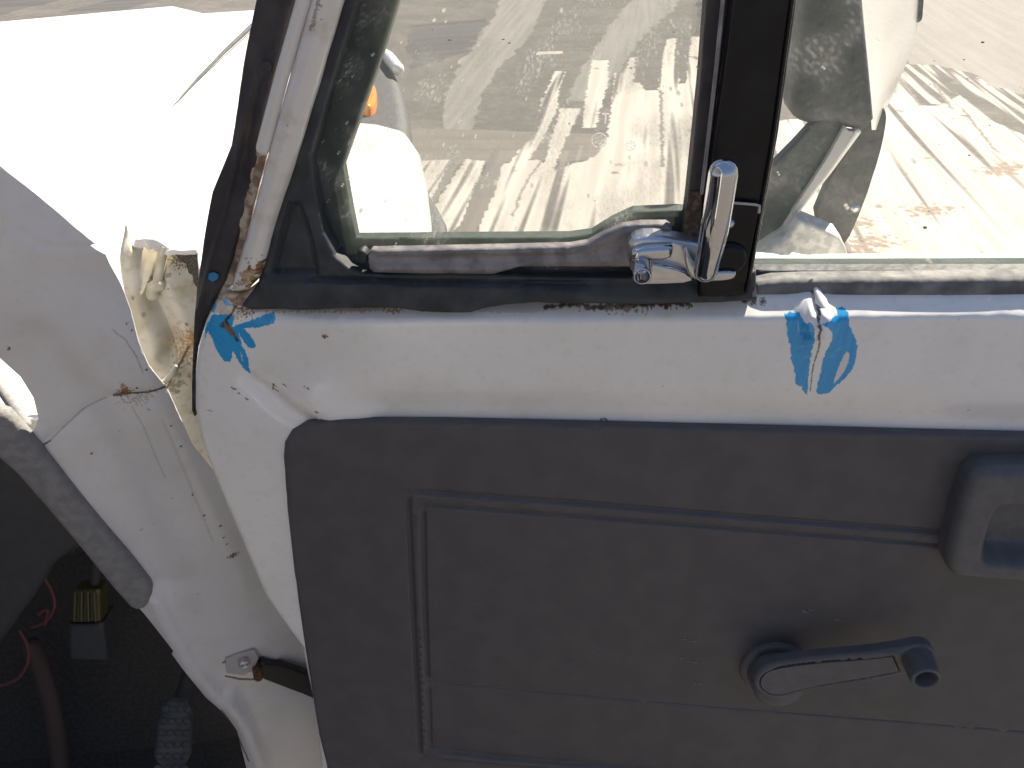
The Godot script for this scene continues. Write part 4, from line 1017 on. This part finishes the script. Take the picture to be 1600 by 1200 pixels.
func build_vent_window() -> void:
	# rubber lip seen through the edge of the glass
	var lip := poly([-0.0929, 1.511, -0.1018, 1.469, -0.1253, 1.4192, -0.1404, 1.3698, -0.1402, 1.3421, -0.137, 1.3142, -0.1299, 1.295, -0.1176, 1.2884, -0.0474, 1.2886, 0.1215, 1.2929, 0.1211, 1.3396, 0.1104, 1.3402, 0.0806, 1.3381, 0.0668, 1.3309, 0.0534, 1.3213, 0.0381, 1.3186, -0.1116, 1.3134, -0.1135, 1.3313, -0.1161, 1.3642, -0.1024, 1.3952, -0.0821, 1.4413, -0.0713, 1.4693, -0.0572, 1.5111])
	obj("vent_lip", sheet(lip, 0.006, 0.012, 0.002), M.lipm if M.has("lipm") else lip_mat(), door, off(-0.024))
	var pane := poly([-0.0813, 1.5114, -0.0992, 1.4699, -0.122, 1.4166, -0.1393, 1.3725, -0.1397, 1.3478, -0.1368, 1.3184, -0.1299, 1.2985, -0.1198, 1.29, -0.1085, 1.2874, 0.1221, 1.2946, 0.1173, 1.3417, 0.1168, 1.4719, 0.1169, 1.5123])
	var v := Node3D.new()
	v.name = "vent_window"
	door.add_child(v, true)
	v.transform = off(-0.018)
	obj("pane", sheet(pane, 0.03, 0.004, 0.0, null, [], Rect2(-0.2, 1.25, 0.34, 0.34)), M.vent_glass, v)
	# etched maker's marks
	var tm := TextMesh.new()
	tm.text = "T"
	tm.font_size = 16
	tm.pixel_size = 0.00055
	tm.depth = 0.0002
	var tn := Vector2(0.0585, 1.4021)
	obj("etched_letter", tm, M.etch, v, Transform3D(Basis(), Vector3(tn.x, tn.y, 0.0008)))
	for q in [[Vector2(0.0548, 1.3878), 0.0050], [Vector2(0.075, 1.3849), 0.0032]]:
		var ts := TorusMesh.new()
		ts.inner_radius = q[1] * 0.86
		ts.outer_radius = q[1]
		ts.rings = 28
		ts.ring_segments = 6
		obj("etched_ring", ts, M.etch, v, Transform3D(Basis(Vector3.RIGHT, PI / 2).scaled(Vector3(1, 1, 0.12)), Vector3(q[0].x, q[0].y, 0.0006)))
		for k in 5:
			var a := TAU * k / 5.0
			var e: Vector2 = q[0] + Vector2(cos(a), sin(a)) * q[1] * 0.5
			obj("etched_tick", tube(PackedVector3Array([v3(e + Vector2(-0.0006, 0), 0.0005), v3(e + Vector2(0.0008, 0.0004), 0.0005)]), [0.0002], 6), M.etch, v)
	# pressed grey lower frame that carries the latch
	var bar := poly([-0.1, 1.3093, -0.097, 1.3126, -0.044, 1.3151, 0.0384, 1.3193, 0.0502, 1.322, 0.0614, 1.3286, 0.0725, 1.3343, 0.0841, 1.3364, 0.1016, 1.3369, 0.1052, 1.3343, 0.1063, 1.3263, 0.0939, 1.3186, 0.0861, 1.3082, 0.0799, 1.3052, 0.004, 1.3029, -0.0048, 1.2998, -0.0137, 1.2967, -0.0715, 1.2954, -0.0971, 1.2955, -0.0999, 1.2988])
	var r1 := poly([-0.0928, 1.3104, 0.0385, 1.3156, 0.0596, 1.3231, 0.074, 1.3308, 0.1011, 1.3333])
	var r2 := poly([-0.0936, 1.3, -0.0092, 1.3016, 0.0127, 1.3079, 0.0773, 1.3117])
	obj("lower_frame", sheet(bar, 0.003, 0.008, 0.002, func(p: Vector2) -> float:
		var h := 0.0015 * exp(-pow(seg_d(p, r1) / 0.0022, 2.0)) + 0.0018 * exp(-pow(seg_d(p, r2) / 0.002, 2.0))
		h -= 0.0012 * exp(-pow(seg_d(p, poly([-0.0887, 1.3053, 0.0429, 1.3116])) / 0.004, 2.0))
		return h, [[r1, [-0.0025, 0.0, 0.0025]], [r2, [-0.0025, 0.0, 0.0025]]]), M.grey_steel, v, off(0.012))
	obj("frame_end", lathe(poly([0.0001, 0.003, 0.004, 0.003, 0.0055, 0.001, 0.0055, -0.006]), v3(Vector2(-0.1042, 1.3064), 0.008), 18, 0.7), M.rubber, v)

func lip_mat() -> StandardMaterial3D:
	var m := mat(Color.WHITE, 0.5)
	m.albedo_texture = ntex(112, 0.03, 256, lin(0.030, 0.046, 0.036), lin(0.050, 0.070, 0.052), 0.3, 0.85)
	M.lipm = tri(m, 9.0)
	return M.lipm

func build_latch() -> void:
	var l := Node3D.new()
	l.name = "vent_latch"
	door.add_child(l, true)
	# base block: rounded plate standing off the frame
	obj("base_plate", sheet(smooth(poly([0.0759, 1.3238, 0.0771, 1.3301, 0.0826, 1.3337, 0.0957, 1.3345, 0.109, 1.3314, 0.1214, 1.3304, 0.1284, 1.3262, 0.1299, 1.3128, 0.1274, 1.3055, 0.1171, 1.3042, 0.1021, 1.3074, 0.0853, 1.3078, 0.0783, 1.3122]), true, 1), 0.003, 0.016, 0.004), M.zinc, l, off(0.010))
	obj("pivot_block", sheet(smooth(poly([0.0773, 1.3228, 0.0801, 1.329, 0.1035, 1.3314, 0.105, 1.328, 0.1037, 1.3204, 0.0841, 1.3198, 0.0786, 1.3148]), true, 1), 0.003, 0.012, 0.004), M.chrome, l, off(0.018))
	obj("lower_arm", sheet(smooth(poly([0.0784, 1.3183, 0.0841, 1.3198, 0.1091, 1.3152, 0.1168, 1.3114, 0.1199, 1.3052, 0.0936, 1.303, 0.0853, 1.3032, 0.0785, 1.3102]), true, 1), 0.003, 0.007, 0.002), M.chrome, l, off(0.017))
	var pb := Vector2(0.0852, 1.3149)
	obj("button", lathe(poly([0.0001, -0.010, 0.0040, -0.0098, 0.0042, 0.0085, 0.0054, 0.0088, 0.0062, 0.0070, 0.0064, 0.003, 0.0074, -0.002, 0.0074, -0.012]), v3(pb, 0.022), 32), M.chrome, l)
	obj("cam_fin", sheet(smooth(poly([0.1113, 1.3298, 0.1133, 1.3307, 0.1161, 1.323, 0.1215, 1.3178, 0.1254, 1.3117, 0.1208, 1.3089, 0.1153, 1.3141, 0.1121, 1.322]), true, 1), 0.002, 0.006, 0.0015), M.zinc, l, off(0.022))
	# lever: thick rounded chrome bar leaning off the bar
	var p0 := Vector2(0.1239, 1.3219)
	var p1 := Vector2(0.1253, 1.388)
	var path := PackedVector3Array()
	var rad := []
	for i in 15:
		var t := i / 14.0
		path.append(Vector3(lerpf(p0.x, p1.x, t), lerpf(p0.y, p1.y, t), lerpf(0.034, 0.046, t) + 0.004 * sin(t * PI)))
		rad.append(lerpf(0.0076, 0.0086, smoothstep(0.0, 0.5, t)))
	obj("lever", tube(path, rad, 28, 0.95, Vector3(1, 0.18, 0)), M.chrome, l)
	obj("lever_root", tube(PackedVector3Array([v3(Vector2(0.1266, 1.3135), 0.012), v3(Vector2(0.1241, 1.3214), 0.034)]), [0.007], 16), M.chrome, l)
	obj("tongue", sheet(smooth(poly([0.1222, 1.3107, 0.1344, 1.3125, 0.1466, 1.3133, 0.1476, 1.3088, 0.1434, 1.3064, 0.1344, 1.3052, 0.1249, 1.3054]), true, 1), 0.003, 0.005, 0.002), M.chrome, l, off(0.014))

func build_main_window() -> void:
	# division bar between vent and main glass
	var d := Node3D.new()
	d.name = "division_bar"
	door.add_child(d, true)
	obj("bar_face", sheet(poly([0.1256, 1.5137, 0.1242, 1.4747, 0.1241, 1.4398, 0.1226, 1.3864, 0.1238, 1.3273, 0.126, 1.2877, 0.1598, 1.2897, 0.1612, 1.3283, 0.1632, 1.3971, 0.1621, 1.4751, 0.1634, 1.5138]), 0.008, 0.02, 0.003), M.gloss_black, d, off(0.002))
	obj("bar_lip", sheet(poly([0.1107, 1.5131, 0.1123, 1.4735, 0.1136, 1.4269, 0.1136, 1.3503, 0.1126, 1.3183, 0.1156, 1.296, 0.1293, 1.2964, 0.1254, 1.3841, 0.1264, 1.4419, 0.1262, 1.4737, 0.1258, 1.5131]), 0.006, 0.02, 0.002), M.seal, d, off(-0.006))
	obj("bead", tube(line3(poly([0.1207, 1.5134, 0.1208, 1.4742, 0.1214, 1.4353, 0.1213, 1.3811, 0.1211, 1.3604]), 0.0), [0.0013], 8), M.grey_steel, d)
	obj("rust_film", sheet(poly([0.1136, 1.3599, 0.1221, 1.3601, 0.1246, 1.3289, 0.1239, 1.3198, 0.113, 1.3195, 0.1124, 1.3427]), 0.004, 0.002, 0.0008), M.rust_film if M.has("rust_film") else rust_film(), d, off(-0.003))
	obj("bar_groove", tube(line3(poly([0.159, 1.4752, 0.1599, 1.3974, 0.1582, 1.3286, 0.1574, 1.2944]), 0.0035), [0.0012], 8), M.gloss_black, d)
	obj("bracket", sheet(poly([0.1353, 1.3543, 0.1383, 1.356, 0.156, 1.3556, 0.1575, 1.3531, 0.1559, 1.3209, 0.1558, 1.3027, 0.1366, 1.3021]), 0.004, 0.005, 0.001), M.gloss_black, d, off(0.006))
	obj("bracket_edge", tube(line3(poly([0.1389, 1.3568, 0.1542, 1.3559, 0.157, 1.3552, 0.1572, 1.351]), 0.0065), [0.0009], 8), M.bare, d)
	obj("striker", lathe(poly([0.0001, 0.004, 0.008, 0.004, 0.0105, 0.0025, 0.0115, 0.0]), v3(Vector2(0.1426, 1.3191), 0.0065), 26), M.gloss_black, d)
	obj("screw", lathe(poly([0.0001, 0.003, 0.002, 0.003, 0.0032, 0.001, 0.0035, 0.0]), v3(Vector2(0.1398, 1.3431), 0.0065), 14), M.zinc, d)
	# main pane
	var w := Node3D.new()
	w.name = "main_window"
	door.add_child(w, true)
	w.transform = off(-0.045)
	obj("pane", sheet(poly([0.1089, 1.6756, 0.1599, 1.2746, 0.6551, 1.2906, 0.4577, 1.6705]), 0.05, 0.005, 0.0, null, [], Rect2(0.1, 1.2, 0.45, 0.45)), M.main_glass, w)
	obj("glass_run", sheet(poly([0.1629, 1.2947, 0.6501, 1.311, 0.6561, 1.2994, 0.1643, 1.2842]), 0.03, 0.006, 0.001), tri(mat(lin(0.62, 0.68, 0.58), 0.5), 1.0), door, off(-0.052))
	# slot and dusty inner sealing strip
	obj("slot_rubber", sheet(poly([0.1636, 1.294, 0.3502, 1.2998, 0.6355, 1.3085, 0.6409, 1.298, 0.1651, 1.2828]), 0.012, 0.012, 0.002), M.rubber, door, off(-0.032))
	var sx := poly([0.1652, 1.2886, 0.1693, 1.2907, 0.1793, 1.2934, 0.2006, 1.2951, 0.343, 1.301, 0.6204, 1.3115, 0.6306, 1.2917, 0.3478, 1.2841, 0.2331, 1.2817, 0.1984, 1.282, 0.168, 1.281])
	obj("window_strip", sheet(sx, 0.006, 0.016, 0.006, null), M.dusty_rubber, door, off(-0.015))

func rust_film() -> StandardMaterial3D:
	var m := mat(Color.WHITE, 0.85)
	m.albedo_texture = ntex(113, 0.04, 256, lin(0.05, 0.035, 0.026), lin(0.14, 0.10, 0.07), 0.3, 0.8)
	M.rust_film = tri(m, 14.0)
	return M.rust_film

func build_mirror() -> void:
	var m := Node3D.new()
	m.name = "side_mirror"
	door.add_child(m, true)
	# housing end, textured black plastic
	var hs := smooth(poly([0.2007, 1.5573, 0.2072, 1.4749, 0.2098, 1.4294, 0.2105, 1.3806, 0.211, 1.3674, 0.2192, 1.3582, 0.2311, 1.3548, 0.2498, 1.3546, 0.2843, 1.3495, 0.2717, 1.3916, 0.2573, 1.4392, 0.2469, 1.4751, 0.2287, 1.5573]), true, 1)
	obj("housing", sheet(hs, 0.010, 0.03, 0.010, func(p: Vector2) -> float: return 0.006 * exp(-pow(seg_d(p, poly([0.2197, 1.5337, 0.2468, 1.4203, 0.2629, 1.3559])) / 0.006, 2.0)) + 0.012 * smoothstep(0.06, 0.0, p.x - 0.27)), M.housing, m, off(-0.20))
	# white cap running outward and away from the housing
	var V := PackedVector3Array()
	var idx := PackedInt32Array()
	var near := [Vector2(0.2316, 1.5573), Vector2(0.2491, 1.4745), Vector2(0.259, 1.4383), Vector2(0.2736, 1.3903), Vector2(0.2847, 1.3479)]
	var far := [Vector2(0.3544, 1.5596), Vector2(0.3745, 1.4519), Vector2(0.3858, 1.3802), Vector2(0.3745, 1.3222), Vector2(0.3619, 1.286)]
	for i in 5:
		for k in 7:
			var t := k / 6.0
			var p: Vector2 = near[i].lerp(far[i], t)
			V.append(Vector3(p.x + 0.003 * sin(t * PI), p.y, lerpf(-0.206, -0.44, t)))
	for i in 4:
		for k in 6:
			var a := i * 7 + k
			idx.append_array([a, a + 1, a + 7, a + 7, a + 1, a + 8])
	obj("cap", finish(V, idx), M.white, m)
	obj("rim", tube(PackedVector3Array([v3(far[0], -0.442), v3(far[1], -0.442), v3(Vector2(0.3826, 1.3999), -0.442)]), [0.005], 10), M.housing, m)
	# two flat arms and the stay tube between them
	obj("arm", sheet(poly([0.2408, 1.3632, 0.2339, 1.359, 0.2193, 1.3389, 0.2052, 1.3214, 0.1798, 1.2805, 0.1866, 1.2271, 0.2043, 1.2411, 0.2266, 1.2585, 0.2329, 1.2738, 0.2273, 1.2783, 0.2606, 1.3554, 0.2615, 1.361]), 0.012, 0.012, 0.003), M.housing, m, off(-0.19))
	obj("arm", sheet(smooth(poly([0.3128, 1.3202, 0.3254, 1.3327, 0.3325, 1.3364, 0.3397, 1.3281, 0.3414, 1.3114, 0.3413, 1.2881, 0.3357, 1.2352, 0.3262, 1.1904, 0.3189, 1.2016, 0.2853, 1.2147, 0.2974, 1.2703, 0.3109, 1.2983]), true, 1), 0.012, 0.012, 0.003), M.housing, m, off(-0.34))
	obj("stay_plate", sheet(poly([0.2561, 1.3566, 0.2599, 1.3526, 0.2672, 1.3517, 0.2522, 1.3218, 0.2289, 1.279, 0.2252, 1.2818, 0.2459, 1.3281]), 0.01, 0.008, 0.001), M.bare, m, off(-0.185))
	obj("stay_lit_edge", tube(PackedVector3Array([v3(Vector2(0.2674, 1.3514), -0.186), v3(Vector2(0.2508, 1.3167), -0.188), v3(Vector2(0.2296, 1.28), -0.186)]), [0.0026, 0.0022, 0.001], 10), M.white, m)  # white tube paints in the sun-facing edge of the grey stay
	obj("arm_screw", lathe(poly([0.0001, 0.003, 0.003, 0.003, 0.0045, 0.001, 0.005, 0.0]), v3(Vector2(0.327, 1.2327), -0.339), 14), M.zinc, m)
	# scuffed pale foot bolted to the shoulder of the door
	obj("foot", sheet(poly([0.2268, 1.2836, 0.2374, 1.28, 0.2644, 1.2694, 0.2704, 1.2598, 0.2774, 1.2455, 0.1817, 1.2379, 0.2013, 1.2526, 0.2203, 1.2682]), 0.010, 0.03, 0.004), md_foot(), m, off(-0.165))

func md_foot() -> StandardMaterial3D:
	var m := mat(Color.WHITE, 0.6)
	m.albedo_texture = ntex(114, 0.04, 256, lin(0.40, 0.40, 0.385), lin(0.58, 0.57, 0.55), 0.3, 0.7, 6)
	return tri(m, 9.0)

func build_trim() -> void:
	var t := Node3D.new()
	t.name = "trim_panel"
	door.add_child(t, true)
	var out := poly([-0.1791, 1.1409, -0.1763, 1.1544, -0.1688, 1.1661, -0.1576, 1.1725, -0.1444, 1.176, -0.0477, 1.1799, 0.0948, 1.1825, 0.3678, 1.187, 0.5841, 1.1897, 0.6017, 0.8373, 0.6393, 0.6598, -0.1818, 0.5601, -0.1854, 0.6318, -0.1853, 0.7612, -0.1883, 0.8097, -0.1883, 0.8735, -0.1877, 0.9529, -0.1863, 1.0176, -0.1832, 1.0873])
	var g1 := poly([0.346, 1.0959, 0.2485, 1.1004, 0.0504, 1.1101, -0.0822, 1.1136, -0.0853, 0.9873, -0.0892, 0.7881, -0.0247, 0.7846, 0.1859, 0.7758, 0.5483, 0.7606])
	var g2 := poly([0.3495, 1.0819, 0.2508, 1.0877, 0.0509, 1.0967, -0.0706, 1.1001, -0.0747, 0.9881, -0.0793, 0.7987, -0.0246, 0.7943, 0.1849, 0.7854, 0.5443, 0.773])
	var g3 := poly([-0.0754, 0.8932, 0.0585, 0.8889, 0.2315, 0.8812, 0.5136, 0.869])
	var low := poly([-0.0754, 0.8932, 0.0585, 0.8889, 0.2315, 0.8812, 0.5136, 0.869, 0.5443, 0.773, 0.1849, 0.7854, -0.0793, 0.7987])
	obj("panel_skin", sheet(out, 0.014, 0.008, 0.004, func(p: Vector2) -> float:
		var h := -0.0026 * exp(-pow(seg_d(p, g1) / 0.0020, 2.0)) - 0.0026 * exp(-pow(seg_d(p, g2) / 0.0020, 2.0))
		var a := seg_d(p, g1)
		var b := seg_d(p, g2)
		h += 0.0022 * exp(-pow((a - b) / 0.006, 2.0)) * smoothstep(0.03, 0.02, a + b)
		h -= 0.0018 * exp(-pow(seg_d(p, g3) / 0.0016, 2.0))
		if Geometry2D.is_point_in_polygon(p, low):
			h -= 0.0012
		h += 0.0016 * sin(p.x * 9.0 + 0.5) * sin(p.y * 8.0)
		return h, [[g1, [-0.004, -0.0028, -0.0018, -0.0009, 0.0, 0.0009, 0.0018, 0.0028, 0.004]], [g2, [-0.004, -0.0028, -0.0018, -0.0009, 0.0, 0.0009, 0.0018, 0.0028, 0.004]], [g3, [-0.003, -0.002, -0.001, -0.0002, 0.0004, 0.001, 0.002, 0.003]]]), M.trim, t, off(0.004))
	# faint pale scuffs rubbed into the skin
	var sm := mat(lin(0.24, 0.215, 0.20), 0.8)
	for q in [[Vector2(0.1528, 0.9689), 0.006], [Vector2(0.1542, 0.944), 0.007], [Vector2(0.1649, 0.9156), 0.004], [Vector2(0.0739, 0.9536), 0.004], [Vector2(0.245, 1.0092), 0.004], [Vector2(0.2716, 1.0001), 0.003], [Vector2(0.053, 0.9337), 0.0025]]:
		var rng := RandomNumberGenerator.new()
		rng.seed = int(q[0].x * 10000.0)
		for k in 6:
			var p: Vector2 = q[0] + Vector2(rng.randf_range(-1, 1), rng.randf_range(-0.6, 0.6)) * q[1]
			var e: Vector2 = Vector2(rng.randf_range(0.3, 1.0), rng.randf_range(-0.3, 0.3)) * q[1] * 0.5
			var nn: Vector2 = e.orthogonal().normalized() * q[1] * 0.08
			obj("scuff", sheet(PackedVector2Array([p - e, p + nn, p + e, p - nn]), 0.01, 0.0004, 0.0), sm, t, off(0.0061))
	# grab handle pocket
	var gh := Node3D.new()
	gh.name = "grab_handle"
	door.add_child(gh, true)
	var ho := smooth(poly([0.3312, 1.0864, 0.3294, 1.1189, 0.3287, 1.1544, 0.3308, 1.1671, 0.3405, 1.1721, 0.4077, 1.1745, 0.4949, 1.1718, 0.5325, 1.1425, 0.5523, 1.0826, 0.5361, 1.0654, 0.4425, 1.0657, 0.3468, 1.0679, 0.337, 1.0725]), true, 2)
	var hi := smooth(poly([0.3531, 1.0878, 0.3504, 1.1231, 0.3521, 1.1406, 0.3591, 1.1445, 0.4166, 1.1465, 0.5003, 1.1465, 0.5208, 1.0933, 0.4364, 1.0847, 0.3625, 1.0807]), true, 2)
	obj("bezel", sheet(ho, 0.006, 0.024, 0.008, func(p: Vector2) -> float:
		if Geometry2D.is_point_in_polygon(p, hi):
			return -0.020 * smoothstep(0.0, 0.012, ring_d(p, hi))
		return 0.0, [[hi, [-0.002, 0.0, 0.002, 0.004, 0.007, 0.010, 0.013]]]), M.plastic, gh, off(0.026))
	# window crank
	var cr := Node3D.new()
	cr.name = "window_crank"
	door.add_child(cr, true)
	var hc := Vector2(0.2277, 0.9404)
	obj("escutcheon", lathe(poly([0.0001, 0.005, 0.022, 0.005, 0.027, 0.0045, 0.0295, 0.002, 0.030, -0.002]), v3(hc, 0.006), 48), M.trim, cr)
	obj("hub", lathe(poly([0.0001, 0.026, 0.014, 0.026, 0.0205, 0.022, 0.0225, 0.012, 0.024, 0.0]), v3(hc, 0.008), 40), M.plastic, cr)
	var ka := Vector2(0.2244, 0.9566)
	var kb := Vector2(0.3203, 1.0069)
	var dirv := (kb - ka).normalized()
	var nv := dirv.orthogonal()
	var ol := PackedVector2Array()
	for k in 17:
		var a := PI * 0.5 + PI * k / 16.0
		ol.append(ka + dirv * cos(a) * 0.0205 + nv * sin(a) * 0.0205)
	for k in 17:
		var a := -PI * 0.5 + PI * k / 16.0
		ol.append(kb + dirv * cos(a) * 0.0135 + nv * sin(a) * 0.0135)
	var armlen := ka.distance_to(kb)
	var fl := PackedVector2Array()
	for k in 17:
		var a := PI * 0.5 + PI * k / 16.0
		fl.append(ka + dirv * cos(a) * 0.0160 + nv * sin(a) * 0.0160)
	fl.append(kb - dirv * 0.016 - nv * 0.0095)
	fl.append(kb - dirv * 0.016 + nv * 0.0095)
	var closed := fl.duplicate()
	closed.append(fl[0])
	obj("arm", sheet(ol, 0.004, 0.011, 0.004, func(p: Vector2) -> float:
		var h := 0.014 * smoothstep(0.0, 1.0, clampf((p - ka).dot(dirv) / armlen, 0.0, 1.0))
		if Geometry2D.is_point_in_polygon(p, fl):
			h -= 0.003
		return h, [[closed, [-0.0012, -0.0003, 0.0003, 0.0012]]]), M.plastic, cr, off(0.036))
	var inset: PackedVector2Array = Geometry2D.offset_polygon(fl, -0.0008)[0]
	obj("arm_cover", sheet(inset, 0.004, 0.002, 0.0004, func(p: Vector2) -> float: return 0.014 * smoothstep(0.0, 1.0, clampf((p - ka).dot(dirv) / armlen, 0.0, 1.0))), M.plastic, cr, off(0.0360))
	obj("knob", lathe(poly([0.0001, 0.011, 0.0070, 0.012, 0.0078, 0.0235, 0.0100, 0.0250, 0.0114, 0.0232, 0.0120, 0.010, 0.0124, -0.004]), v3(kb, 0.046), 36), M.plastic, cr)
